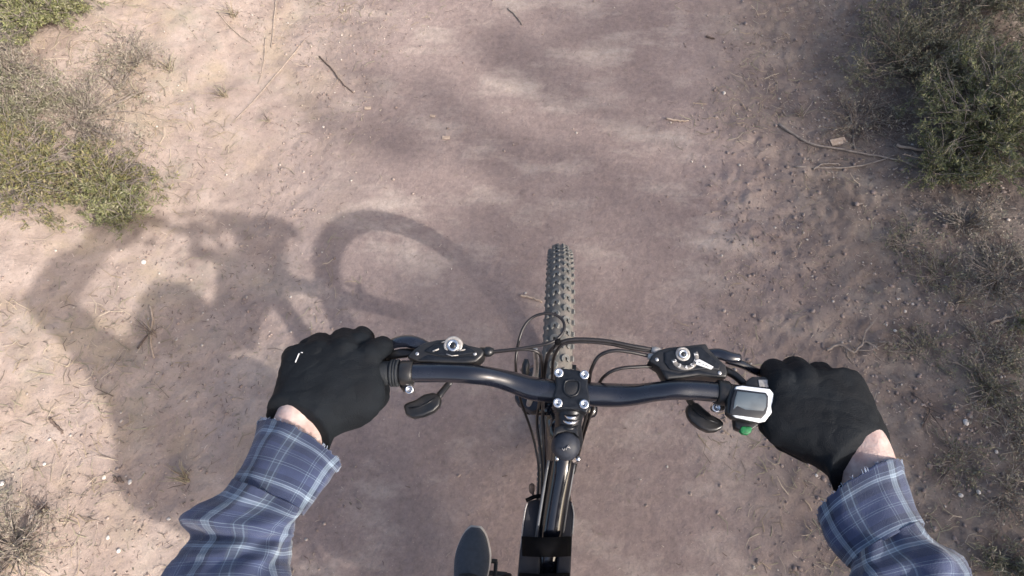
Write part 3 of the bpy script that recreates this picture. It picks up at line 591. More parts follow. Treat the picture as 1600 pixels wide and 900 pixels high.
# head tube, top tube, down tube, rear triangle
ht0, ht1 = B(axis_at(.80)), B(axis_at(.975))
mb = MB(); mb.lathe(ht0, ht1-ht0, [(-.012, .022), (-.002, .026), (0, .0225), (.02, .0215), (.16, .0215), (.185, .0225), (.187, .026), (.196, .024)], 20); mb.build('head_tube', M['gloss'], bike)
mb = MB(); s0 = S(axis_at(.98)); s1 = S(axis_at(1.025)); mb.lathe(s0, s1-s0, [(0, .018), (.014, .018), (.0145, .0172), (.016, .018), (.03, .018), (.0305, .0172), (.032, .018), (.048, .018)], 20); mb.build('headset_spacer', M['stem'], bike)
TT = [at(879, 722, .955), at(866, 800, .925), at(855, 880, .898)]; d = (TT[2]-TT[1]).normalized(); seat_j = TT[2]+d*.27
mb = MB(); mb.tube([ht1-(ht1-ht0)*.12, TT[0], TT[1], TT[2], seat_j], [.0195, .0185, .0178, .0175, .016], 24, sub=6, up=(0, 0, 1)); mb.build('top_tube', M['gloss'], bike)
BB = B((-.005, -.64, .30))
mb = MB(); mb.tube([ht0+(ht1-ht0)*.2, (ht0+BB)*.5+Vector((0, .0, -.01)), BB], [.026, .027, .023], 22, sub=5); mb.build('down_tube', M['gloss'], bike)
sd = (seat_j-BB).normalized(); mb = MB(); mb.tube([BB, seat_j+sd*.03], .0165, 16); mb.build('seat_tube', M['gloss'], bike)
mb = MB(); mb.tube([seat_j+sd*.02, seat_j+sd*.12], .0135, 14); mb.build('seat_post', M['stem'], bike); seat_top = seat_j+sd*.13
mb = MB(); mb.tube([seat_top+Vector((0, .14, .02)), seat_top+Vector((0, .04, .022)), seat_top+Vector((0, -.06, .024)), seat_top+Vector((0, -.13, .03))], [.018, .030, .068, .06], 16, sub=4, flat=.35); mb.build('saddle', M['plastic'], bike)
for s in (-1, 1):
    mb = MB(); ax = B((s*.068, -1.07, RW)); mb.tube([BB+Vector((s*.02, -.02, 0)), BB+Vector((s*.048, -.12, .01)), ax], [.012, .011, .008], 10, sub=3); mb.build('chain_stay', M['gloss'], bike)
    mb = MB(); mb.tube([seat_j+Vector((s*.012, 0, -.02)), seat_j+Vector((s*.045, -.06, -.08)), ax], [.009, .008, .007], 10, sub=3); mb.build('seat_stay', M['gloss'], bike)
mb = MB(); mb.lathe(BB+Vector((-.045, 0, 0)), (1, 0, 0), [(0, .012), (.01, .02), (.08, .02), (.09, .012)], 16); mb.build('bottom_bracket', M['stem'], bike)
mb = MB(); mb.lathe(BB+Vector((.048, 0, 0)), (1, 0, 0), [(0, .02), (0, .082), (.002, .085), (.004, .082), (.004, .02)], 40); mb.build('chainring', M['stem'], bike)
PED = []
for s, ang in ((-1, -.75), (1, math.pi-.75)):
    e = BB+Vector((s*.075, 0, 0)); d = Vector((0, math.cos(ang), math.sin(ang))); p = e+d*.170+Vector((s*.012, 0, 0)); mb = MB(); mb.tube([e, p], [.016, .012], 12, flat=.6); cr = mb.build('crank_arm', M['stem'], bike)
    pc = p+Vector((s*.064, 0, 0)); PED.append(pc); mb = MB()
    for q in (-.042, .042): mb.box(pc+Vector((0, q*.7, 0)), .072, .012, .018)
    for q in (-.032, 0, .032): mb.box(pc+Vector((q, 0, 0)), .010, .06, .016)
    mb.tube([p, pc+Vector((s*.05, 0, 0))], .007, 10); bevel(mb.build('pedal', M['plastic'], bike), .002)
mb = MB(); a, b = BB+Vector((.05, 0, .08)), B((.05, -1.07, RW+.04)); mb.tube([a, b], .004, 6); mb.tube([BB+Vector((.05, 0, -.08)), B((.05, -1.07, RW-.04))], .004, 6); mb.build('chain', M['alloy'], bike)

# handlebar (outer ends a little nearer the eye: riser bend)
ZB = 1.084; ZE = 1.112
def zb(px): return ZB+(ZE-ZB)*float(smooth(62, 165, abs(px-893)))
bar_px = [(450, 590), (520, 586), (600, 583), (650, 582.5), (700, 582.5), (740, 585), (772, 589.5), (800, 597), (830, 606.5), (860, 610.5), (893, 613), (925, 616), (960, 617.5), (990, 616.5), (1020, 612.5), (1053, 609.5), (1085, 610), (1120, 613), (1160, 618), (1210, 624), (1270, 633), (1325, 641)]
BARP = [at(x, y, zb(x)) for x, y in bar_px]; rb = [(.0132 if abs(x-893) > 110 else .0165 if abs(x-893) < 70 else .0148) for x, y in bar_px]
mb = MB(); mb.tube(BARP, rb, 28, sub=6); mb.build('handlebar', M['bar'], bike)
def bar_at(px):
    px = min(max(px, 450), 1325)
    for (x0, _), (x1, _), p, q in zip(bar_px, bar_px[1:], BARP, BARP[1:]):
        if x0 <= px <= x1: return p.lerp(q, (px-x0)/(x1-x0)), (q-p).normalized()
def mm(px): return px*mpp(893, 600, 1.1)
# grips and collars
for x0, x1, xin, s in ((448, 612, 625, 1), (1330, 1195, 1182, -1)):
    mb = MB(); pts = [bar_at(x0+(x1-x0)*i/6)[0] for i in range(7)]; mb.tube(pts, [.0165]*7, 20, sub=3)
    e, t = bar_at(x0); mb.lathe(e, -t if s > 0 else t, [(-.004, .0185), (.004, .0185), (.006, .015)], 18)
    gr = mb.build('grip', M['rubber'], bike)
    for k in range(3):
        c, t = bar_at(x1+(xin-x1)*(k+.3)/3); mb = MB(); mb.lathe(c, t, [(-.0018, .0168), (-.0014, .0188), (.0014, .0188), (.0018, .0172)], 22); mb.build('grip_ring', M['rubber'], gr)
# stem
FP = [(866, 582), (872, 575), (884, 576), (900, 578), (914, 581), (919, 590), (918, 603), (921, 622), (922, 636), (916, 645), (903, 640), (884, 639), (871, 640), (863, 634), (865, 618), (869, 602)]
fp = prism_px('stem_faceplate', FP, ZB+.0225, .020, M['stem'], bike, .003, dome=.0012, seg=3)
# recessed window in the faceplate
win = [(883, 597), (888, 594), (899, 594), (905, 598), (905, 608), (901, 616), (893, 619), (885, 616), (881, 608)]
prism_px('faceplate_window', win, ZB+.0245, .003, M['plastic'], fp, .0008)
mb = MB(); q = [at(x, y, ZB+.0250) for x, y in win]; q.append(q[0]); q.append(q[1]); mb.tube(q, .0012, 8, sub=3, cap=False); mb.build('window_lip', M['stem'], fp)
mb = MB(); ctr = at(893, 612, ZB-.008); 
mb.tube([S(axis_at(1.045)), at(888, 660, 1.072), at(892, 632, 1.078), at(893, 610, ZB)], [.0215, .0185, .0215, .021], 20, sub=4, up=(0, 0, 1), flat=.9); mb.build('stem', M['stem'], bike)
for x, y in ((873, 583), (913, 586), (871.5, 630), (912.5, 632)):
    c = at(x, y, ZB+.0225); nrm = Vector((0, -.12, 1)); mb = MB(); mb.lathe(c, nrm, [(-.004, .0064), (.0035, .0064), (.0042, .0055), (.0042, .0030), (.0015, .0028), (.0012, .0001)], 16); mb.build('stem_bolt', M['chrome'], bike)
for x, y, w, hh in ((893, 651, 11, 0), (892, 659, 13, 1), (889, 668, 14, 2)):    # raised ribs on the stem neck
    z = 1.0945-.004*hh; mb = MB(); mb.tube([at(x-w, y-3, z-.005), at(x-w*.5, y+1, z), at(x, y+2, z+.0012), at(x+w*.5, y+1, z), at(x+w, y-3, z-.005)], [.0011, .0022, .0025, .0022, .0011], 8, sub=3); mb.build('stem_rib', M['chrome'] if hh < 2 else M['stem'], bike)
capc = at(884, 697, 1.07); 
mb = MB(); mb.lathe(S(axis_at(1.03)), S(axis_at(1.09))-S(axis_at(1.03)), [(0, .0205), (.022, .0205), (.026, .019), (.030, .012), (.032, .0005)], 24); mb.build('steerer_clamp', M['stem'], bike)
cd_ = Vector((-.02, -.30, .95)).normalized()
mb = MB(); mb.lathe(at(884, 697, 1.078), cd_, [(-.032, .0175), (-.006, .0182), (-.003, .0196), (.001, .0192), (.006, .0170), (.010, .0128), (.0125, .007), (.0135, .0008)], 28); cp = mb.build('top_cap', M['cap'], bike)
prism_px('cap_lip', [(867, 668), (876, 664), (894, 664), (903, 669), (905, 684), (898, 677), (885, 674), (872, 677), (865, 683)], 1.088, .012, M['plastic'], cp, .002)
mb = MB()
for pts in ([(878, 700), (881, 704), (883, 700)], [(884, 703), (888, 696), (891, 701)], [(885, 699), (890, 699)]): mb.tube([at(x, y, 1.0925) for x, y in pts], .0006, 5)
mb.build('cap_logo', M['dial'], cp)
mb = MB(); mb.capsule(at(899, 720, 1.035), .0042, at(903, 717, 1.04), .0045, 12); mb.build('clamp_bolt', M['chrome'], bike)
mb = MB(); mb.lathe(at(868, 716, 1.02), (1, 0, 0), [(0, .004), (.004, .004)], 10); mb.build('clamp_bolt', M['chrome'], bike)

prism_px('fork_shoulder', [(812, 588), (820, 579), (834, 573), (843, 590), (842, 640), (830, 643), (810, 630), (804, 620)], .80, .03, M['cap'], bike, .004, dome=.002, seg=3)  # added grey wing, fills out the top of the left fork leg
# ---- left control
def ring_clamp(px, w, name='lever_clamp', r=.0158):
    c, t = bar_at(px); mb = MB(); h = mm(w)/2; mb.lathe(c, t, [(-h, .013), (-h, r), (-h*.8, r+.0012), (h*.8, r+.0012), (h, r), (h, .013)], 26); return mb, c
def print_strip(pts, z, r, name, parent, m='white', n=5):
    mb = MB(); mb.tube([at(x, y, z) for x, y in pts], r, n); return mb.build(name, M[m], parent)
mb, c = ring_clamp(636, 20); mb.tube([at(634, 598, 1.095), at(638, 608, 1.095)], [.010, .008], 14); lc = mb.build('lever_clamp', M['plastic'], bike)
mb = MB(); mb.lathe(at(640, 608.5, 1.101), (0, -.25, 1), [(-.006, .0064), (.003, .0064), (.004, .0054), (.004, .003), (.001, .0028), (.0008, .0001)], 16); mb.build('clamp_bolt', M['chrome'], lc)
SHL = [(636, 558), (648, 545), (663, 536), (683, 531), (700, 530), (714, 531), (730, 539), (752, 544), (757, 550), (754, 557), (744, 566), (728, 568), (690, 567), (652, 565)]
shl = prism_px('shifter_body', SHL, 1.118, .026, M['plastic'], bike, .0035, dome=.002, seg=3)
prism_px('shifter_seam', [(652, 562), (668, 554), (700, 558), (740, 556), (744, 561), (728, 564), (690, 563)], 1.1205, .004, M['stem'], shl, .0012)
def dial(cx, cy, z, rp, parent):
    mb = MB(); r = mm(rp); mb.lathe(at(cx, cy, z), (0, -.2, 1), [(-.006, r*1.05), (.0005, r), (.0015, r*.94), (.0018, r*.72), (.0012, r*.68)], 28); d_ = mb.build('gear_dial', M['dial'], parent)
    mb = MB(); mb.lathe(at(cx, cy, z+.001), (0, -.2, 1), [(-.002, r*.66), (.002, r*.66), (.0034, r*.54), (.0036, r*.40), (.0022, r*.34), (.0022, r*.1)], 24); mb.build('dial_ring', M['chrome'], d_)
    mb = MB(); mb.lathe(at(cx, cy, z+.001), (0, -.2, 1), [(.001, r*.30), (.0032, r*.30), (.0034, r*.2)], 6); mb.build('dial_socket', M['lcdrim'], d_)
    return d_
prism_px('shifter_cover', [(664, 549), (680, 538), (700, 535), (722, 538), (738, 545), (744, 551), (722, 555), (690, 556)], 1.1218, .005, M['stem'], shl, .0016, dome=.001, seg=3)
dial(708, 540, 1.1225, 15, shl)
for x_, y_ in ((652, 553), (742, 553)):
    mb = MB(); mb.lathe(at(x_, y_, 1.119), (0, -.1, 1), [(-.003, .0026), (.0016, .0026), (.002, .002)], 10); mb.build('shifter_screw', M['alloy'], shl)
for pts, r_ in (([(676, 549), (686, 545)], .0013), ([(718, 548), (727, 546)], .0010), ([(697, 553), (706, 556), (716, 555)], .0008), ([(690, 535), (697, 533)], .0008)): print_strip(pts, 1.1235, r_, 'shifter_marking', shl, 'dial')
mb = MB(); mb.tube([at(750, 549, 1.112), at(758, 549.5, 1.112), at(759, 549.5, 1.112), at(766, 549.5, 1.112), at(772, 549, 1.112)], [.006, .006, .0075, .0072, .004], 12); mb.build('barrel_adjuster', M['plastic'], shl)
mb = MB(); mb.tube([at(668, 543, 1.105), at(650, 536, 1.108), at(635, 533, 1.106), at(616, 536, 1.100), at(600, 546, 1.088), at(560, 548, 1.078), at(520, 545, 1.072)], [.008, .0095, .0092, .0085, .008, .007, .007], 14, sub=4, flat=.7)
bl = mb.build('brake_lever', M['bar'], bike)
mb = MB(); mb.tube([at(650, 551, 1.098), at(628, 552, 1.10), at(604, 557, 1.096)], [.006, .0072, .006], 12, sub=3, flat=.6); mb.build('lever_blade', M['plastic'], bl)
def paddle(outl, z, arm, parent_name='shift_lever'):
    o = prism_px(parent_name, outl, z, .011, M['plastic'], bike, .0032, dome=.002, seg=3)
    mb = MB(); mb.tube([at(x, y, zz) for x, y, zz in arm], [.0052, .0048, .0045], 12, sub=3, flat=.6); mb.build('lever_arm', M['plastic'], o); return o
pl = paddle([(630, 634), (634, 630), (650, 624), (662, 616), (676, 613), (686, 616), (689, 623), (687, 634), (678, 643), (662, 650), (645, 653), (634, 648)], 1.075, [(683, 622, 1.07), (691, 612, 1.073), (704, 596, 1.085)])
print_strip([(640, 638), (655, 636), (668, 630), (680, 622)], 1.0775, .0010, 'edge_highlight_ridge', pl, 'stem')
# ---- right control
mb, c = ring_clamp(1129, 18); mb.tube([at(1126, 628, 1.095), at(1121, 637, 1.094)], [.010, .008], 14); rc_ = mb.build('lever_clamp', M['plastic'], bike)
mb = MB(); mb.lathe(at(1119, 637, 1.10), (0, -.25, 1), [(-.006, .0064), (.003, .0064), (.004, .0054), (.004, .003), (.001, .0028), (.0008, .0001)], 16); mb.build('clamp_bolt', M['chrome'], rc_)
SHR = [(1014, 564), (1018, 556), (1029, 547), (1044, 543), (1075, 540), (1103, 537), (1108, 546), (1120, 558), (1134, 571), (1137, 582), (1135, 590), (1118, 590), (1092, 587), (1066, 591), (1042, 593), (1036, 584), (1030, 574)]
shr = prism_px('shifter_body', SHR, 1.118, .026, M['plastic'], bike, .0035, dome=.002, seg=3)
prism_px('shifter_seam', [(1034, 577), (1060, 583), (1090, 577), (1112, 583), (1131, 585), (1117, 588), (1090, 584), (1060, 588), (1040, 585)], 1.1202, .003, M['stem'], shr, .001)
prism_px('shifter_cover', [(1038, 551), (1052, 546), (1080, 543), (1096, 542), (1108, 553), (1126, 570), (1124, 578), (1098, 577), (1066, 581), (1046, 577), (1038, 566)], 1.1212, .004, M['stem'], shr, .0016, dome=.001, seg=3)
for x_, y_ in ((1026, 562), (1124, 583)):
    mb = MB(); mb.lathe(at(x_, y_, 1.119), (0, -.1, 1), [(-.003, .0026), (.0016, .0026), (.002, .002)], 10); mb.build('shifter_screw', M['alloy'], shr)
d_ = dial(1067, 553.5, 1.1228, 11, shr)
mb = MB(); c = at(1069, 557, 1.1216); V = []; F = []; k = 16
for i in range(k+1):
    a = R(200+185*i/k); 
    for r_ in (mm(15), mm(22)): V.append(c+Vector((math.cos(a)*r_, math.sin(a)*r_, .0012)))
for i in range(k): F.append((2*i, 2*i+1, 2*i+3, 2*i+2))
mb.add(V, F); o = mb.build('gear_indicator_arc', mat('indicator_grey', (.16, .15, .14), .4, 0, var=.2), shr, smooth_=False)
md = o.modifiers.new('s', 'SOLIDIFY'); md.thickness = .002; evaluate(o)
def text(s_, pos, size, m, parent, rz=0, name='lettering', tilt=0):
    cu = bpy.data.curves.new(name, 'FONT'); cu.body = s_; cu.size = size; cu.extrude = .0002; cu.align_x = 'CENTER'; cu.align_y = 'CENTER'
    t = bpy.data.objects.new(name, cu); COL.objects.link(t); dg = bpy.context.evaluated_depsgraph_get(); me = bpy.data.meshes.new_from_object(t.evaluated_get(dg)); bpy.data.objects.remove(t); bpy.data.curves.remove(cu)
    o = link(name, me, m, parent, smooth_=False); o.rotation_euler = (tilt, 0, rz); o.location = pos; return o
for i, ch in enumerate('234567'):
    a = R(212+158*i/5); p = c+Vector((math.cos(a)*mm(18.5), math.sin(a)*mm(18.5), .0028)); text(ch, p, .0075, M['white'], shr, rz=a+math.pi/2, name='gear_number')
st_ = prism_px('maker_label', [(1089, 562), (1093, 561), (1115, 573), (1112, 577), (1087, 569)], 1.1240, .003, M['white'], shr, .0003)
mb = MB()
for (x0, y0, x1, y1) in ((1092, 566, 1096, 568), (1098, 569, 1101, 570.5), (1103, 571, 1108, 573.5)): mb.tube([at(x0, y0, 1.1244), at(x1, y1, 1.1244)], .0006, 5)
mb.build('maker_print', M['dial'], st_)
for x, y, zz in ((1024, 549, 1.112), (1018, 559, 1.110)):
    mb = MB(); mb.tube([at(x+8, y+1, zz), at(x+1, y-1, zz), at(x-6, y-3, zz)], [.0052, .0055, .0042], 12); mb.build('barrel_adjuster', M['dial'], shr)
mb = MB(); mb.tube([at(1105, 556, 1.108), at(1122, 553, 1.112), at(1140, 558, 1.114), at(1156, 560, 1.112)], [.009, .0078, .0075, .006], 14, sub=4, flat=.75); mb.tube([at(1135, 562, 1.102), at(1160, 570, 1.100), at(1186, 582, 1.090), (at(1230, 590, 1.075)), at(1290, 600, 1.070)], [.006, .0058, .0055, .006, .0065], 12, sub=4, flat=.8); br = mb.build('brake_lever', M['bar'], bike)
mb = MB(); mb.tube([at(1132, 578, 1.10), at(1150, 588, 1.10), at(1166, 604, 1.10)], [.0055, .0055, .005], 10, sub=3); mb.build('lever_bracket', M['plastic'], br)
pr = paddle([(1073, 641), (1074, 634), (1080, 629), (1090, 629), (1100, 638), (1112, 648), (1126, 655), (1131, 662), (1129, 669), (1120, 674), (1108, 675), (1094, 669), (1081, 659), (1075, 650)], 1.072, [(1086, 636, 1.068), (1080, 630, 1.072), (1072, 618, 1.085)])
print_strip([(1082, 640), (1092, 648), (1104, 655), (1122, 661)], 1.0745, .0010, 'edge_highlight_ridge', pr, 'stem')
# ---- cables
def cable(pts, r=.0026, name='cable', m='cable'):
    mb = MB(); mb.tube([at(*p) for p in pts], r, 10, sub=8); return mb.build(name, M[m], bike)
cable([(770, 549, 1.112), (800, 546, 1.115), (835, 541, 1.118), (858, 536, 1.12), (872, 528, 1.12), (881, 516, 1.12), (880, 502, 1.12), (868, 492, 1.12), (850, 490, 1.12), (832, 496, 1.115), (818, 512, 1.11), (809, 540, 1.10), (806, 575, 1.08), (812, 620, 1.0), (832, 680, .9), (842, 735, .89), (838, 800, .87)], .0021)
cable([(1020, 546, 1.112), (985, 540, 1.116), (950, 533, 1.118), (910, 530, 1.118), (885, 532, 1.116), (868, 540, 1.11), (856, 556, 1.09), (850, 590, 1.05), (848, 640, .98), (850, 700, .945), (853, 760, .925)], .0027)
cable([(1026, 550, 1.110), (985, 544, 1.112), (950, 537, 1.114), (912, 534, 1.113), (885, 536, 1.11), (872, 545, 1.10), (864, 565, 1.06), (862, 600, .97), (856, 610, .80)], .0024)
cable([(1013, 556, 1.110), (985, 550, 1.116), (958, 548, 1.118), (938, 555, 1.112), (927, 570, 1.10), (921, 592, 1.07), (918, 640, 1.0), (905, 690, .96), (893, 730, .94)], .0026)
cable([(1032, 573, 1.10), (1000, 573, 1.106), (968, 576, 1.108), (948, 585, 1.10), (936, 600, 1.07), (928, 632, 1.02), (912, 680, .95), (896, 740, .91)], .0024)
cable([(772, 550, 1.108), (800, 547, 1.112), (825, 546, 1.112), (842, 552, 1.105), (847, 570, 1.08), (846, 610, 1.02), (839, 660, .95), (847, 725, .92), (846, 790, .905)], .0024)
mb = MB(); c = at(870, 534, 1.117); mb.lathe(c+Vector((-.003, 0, 0)), (1, .2, 0), [(0, .0052), (.004, .0055), (.008, .0052)], 12); mb.tube([c, c+Vector((-.004, -.012, .004))], .0009, 5); mb.build('cable_tie', M['strap'], bike)
mb = MB(); mb.tube([at(836, 545, 1.05), at(838, 575, 1.0), at(832, 610, .93), at(826, 632, .85)], [.004, .0045, .006, .0045], 10, sub=4); mb.build('brake_noodle', M['alloy'], bike)
mb = MB(); mb.lathe(at(820, 596, .86), (0, 1, .3), [(0, .006), (.03, .007), (.04, .004)], 12); mb.tube([at(816, 578, .80), at(828, 590, .83), at(830, 625, .80)], [.004, .008, .006], 10, sub=3); mb.build('cable_guide', M['stem'], bike)
# cables run beside the top tube
for off, r_ in ((-.0215, .0024), (-.0195, .0022)):
    dz = .006 if off < -.02 else -.001; mb = MB(); mb.tube([TT[0]+Vector((off, 0, dz)), TT[1]+Vector((off*1.0, 0, dz)), TT[2]+Vector((off, 0, dz)), seat_j+Vector((off*.8, 0, 0))], r_, 8, sub=4); mb.build('brake_cable', M['greycable' if off < -.02 else 'cable'], bike)
mb = MB(); mb.tube([TT[0]+Vector((.0185, 0, .001)), TT[1]+Vector((.018, 0, .001)), TT[2]+Vector((.018, 0, .001))], .0018, 8, sub=4); mb.build('brake_cable', M['greycable'], bike)

# ---- cycle computer clamped on the bar beside the right grip
comp = empty('bike_computer', at(1175, 630, 1.12), None); comp.parent = bike
def lathepart(): pass
body = prism_px('computer_case', [(1136, 645), (1137, 625), (1141, 609), (1147, 602), (1160, 600), (1200, 605), (1210, 612), (1213, 627), (1208, 646), (1198, 658), (1185, 661), (1145, 653)], 1.1305, .014, M['plastic'], bike, .003, seg=3)
bpy.data.objects.remove(comp)
fr = [(1141, 645), (1144, 625), (1150, 603.5), (1160, 602.5), (1203, 607.5), (1210, 616), (1211, 627), (1206, 645), (1196, 658), (1187, 660), (1150, 652)]
bez = prism_px('computer_bezel', fr, 1.1345, .004, M['bezel'], body, .0012, seg=3)
prism_px('screen_frame', [(1140, 646), (1143, 625), (1149, 607.5), (1197, 613.5), (1200.5, 619), (1200, 635), (1197, 646), (1190, 654), (1144, 648)], 1.1353, .003, M['lcdrim'], body, .0006)
prism_px('screen', [(1146, 640), (1148, 625), (1152, 611), (1196, 616), (1198, 622), (1197, 636), (1193, 642), (1165, 640), (1152, 634)], 1.1360, .0016, M['lcd'], body, .0004)
prism_px('computer_mount', [(1163, 606), (1166, 595), (1176, 588), (1195, 588), (1206, 592), (1211, 604), (1211, 612), (1180, 610)], 1.126, .02, M['plastic'], body, .003)
prism_px('mount_pad', [(1185, 593), (1203, 593), (1206, 607), (1187, 606)], 1.1275, .003, M['dial'], body, .0008)
prism_px('button_block', [(1148, 652), (1150, 668), (1156, 672), (1176, 671), (1188, 662), (1190, 656), (1165, 652)], 1.118, .015, M['plastic'], body, .002)
prism_px('green_button', [(1157, 669), (1160, 666), (1173, 666), (1176, 669), (1174, 675), (1170, 679), (1161, 678), (1157, 674)], 1.1195, .008, M['green'], body, .0015)

# ------------------------------------------------------------ frame bag straddling the top tube
bag = empty('frame_bag', at(855, 860, .88), 'black double-sided nylon bag strapped over the top tube of the bike', 'bag')
def pouch(outl, z, th, nm, m): return prism_px(nm, outl, z, th, m, bag, .006, dome=.002, seg=3)
pouch([(821, 792), (826, 783), (838, 780), (846, 782), (846, 840), (842, 930), (806, 930), (812, 860)], .915, .10, 'bag_pocket', M['bag'])
pouch([(877, 781), (886, 779), (893, 783), (896, 800), (894, 840), (890, 930), (868, 930), (872, 840)], .915, .10, 'bag_pocket', M['bag'])
def arch(y0, y1, name, x0a, x1a, x0b, x1b, ztop, m):
    n = 12; V = []; F = []
    for j, (yy, xa, xb) in enumerate(((y0, x0a, x1a), (y1, x0b, x1b))):
        for i in range(n+1):
            t = i/n; xx = xa+(xb-xa)*t; zz = ztop-.010*(abs(2*t-1)**2.4)*2; V.append(at(xx, yy+1.5*math.sin(3.1*t), zz))
        for i in range(n+1): pass
    for i in range(n): F.append((i, i+1, n+2+i, n+1+i))
    o = me_obj(name, V, F, m, bag); md = o.modifiers.new('s', 'SOLIDIFY'); md.thickness = .0035; md.offset = 1; evaluate(o); return o
arch(838, 869, 'velcro_strap', 815, 893, 816, 892, .947, M['strap'])
arch(895, 925, 'velcro_strap', 811, 890, 809, 888, .938, M['strap'])
mb = MB(); mb.tube([at(824, 786, .918), at(820, 800, .917), at(815, 840, .915), at(810, 900, .912)], .0013, 6, sub=4); mb.build('bag_zip', M['dial'], bag)
mb = MB(); mb.tube([at(893, 786, .918), at(896.5, 802, .917), at(894.5, 835, .915)], .0014, 6, sub=4); mb.build('bag_piping', M['dial'], bag)
mb = MB(); mb.tube([at(822, 782, .92), at(836, 776, .922), at(846, 775, .922)], .003, 8, sub=3); mb.build('bag_seam', M['strap'], bag)
mb = MB(); mb.tube([at(878, 775, .92), at(888, 777, .92)], .0025, 8); mb.build('bag_seam', M['strap'], bag)
for (x, y, r_) in ((831, 763, .0048), (888, 767, .003)):
    mb = MB(); mb.capsule(at(x, y-3, .925), r_, at(x, y+4, .92), r_*.9, 12); mb.capsule(at(x+1, y+6, .92), .0022, at(x+3, y+14, .92), .002, 8); mb.build('zip_pull', M['darkstem'], bag)

# ------------------------------------------------------------ rider
def ring_pts(L, Rr, T, z, r, n):
    a, b = at(*L, z), at(*Rr, z); c = (a+b)/2; u = (b-a)/2; v = at(*T, z+r)-c
    return c, u, v
def loft(mb, rings, n=28, k=4, noise=0, closed=True, uvlen=1.0, squash=1.0, edge=None, v_of=None):
    Cs = [ring_pts(*q, n) if len(q) == 5 else q for q in rings]
    def cr(arr):
        P = [arr[0]]+arr+[arr[-1]]; o = []
        for i in range(1, len(P)-2):
            for j in range(k):
                t = j/k; a, b, c, d = P[i-1], P[i], P[i+1], P[i+2]; o.append(.5*((2*b)+(c-a)*t+(2*a-5*b+4*c-d)*t*t+(3*b-a-3*c+d)*t**3))
        return o+[arr[-1]]
    C, U, Vv = cr([c[0] for c in Cs]), cr([c[1] for c in Cs]), cr([c[2] for c in Cs]); V = []; F = []; UV = []; dist = 0
    for i, (c, u, v) in enumerate(zip(C, U, Vv)):
        if i: dist += (c-C[i-1]).length
        ax = u.cross(v).normalized()
        for m in range(n+1 if not closed else n):
            th = 2*math.pi*m/n; ct, st_ = math.cos(th), math.sin(th); pw = .86
            p = c+u*(abs(ct)**pw*(1 if ct > 0 else -1))+v*((abs(st_)**pw)*(1 if st_ > 0 else -1)*(1 if st_ > 0 else squash))
            if noise:
                q = p*14; w = mnoise.noise(Vector((q.x, q.y, q.z)))*noise+mnoise.noise(Vector((q.x*2.7+5, q.y*2.7, q.z*2.7)))*noise*.45
                # folds that run across the sleeve
                fold = mnoise.noise(Vector((dist*38+ct*1.2, st_*1.3+7, ct*1.5)))*noise*.9
                q2 = p*62; crk = 1-abs(mnoise.noise(Vector((q2.x*.6+q2.y*.5, q2.y*.6-q2.x*.5, q2.z))))*2.4
                p = p+(p-c).normalized()*(w+fold+max(0, crk-.5)*noise*.28)
            if edge and i == 0: p = p+ax*random.uniform(-edge, edge)
            V.append(p); UV.append((m/n, dist/uvlen))
    w_ = n if closed else n+1
    for i in range(len(C)-1):
        for m in range(n):
            a, b = i*w_+m, i*w_+(m+1) % w_; F.append((a, b, b+w_, a+w_))
    if closed: F.append(tuple(range(n))[::-1]); F.append(tuple((len(C)-1)*n+m for m in range(n)))
    mb.add(V, F, UV); return mb
def ch(*q): return [(at(x, y, z), r*mpp(x, y, z)) for x, y, z, r in q]
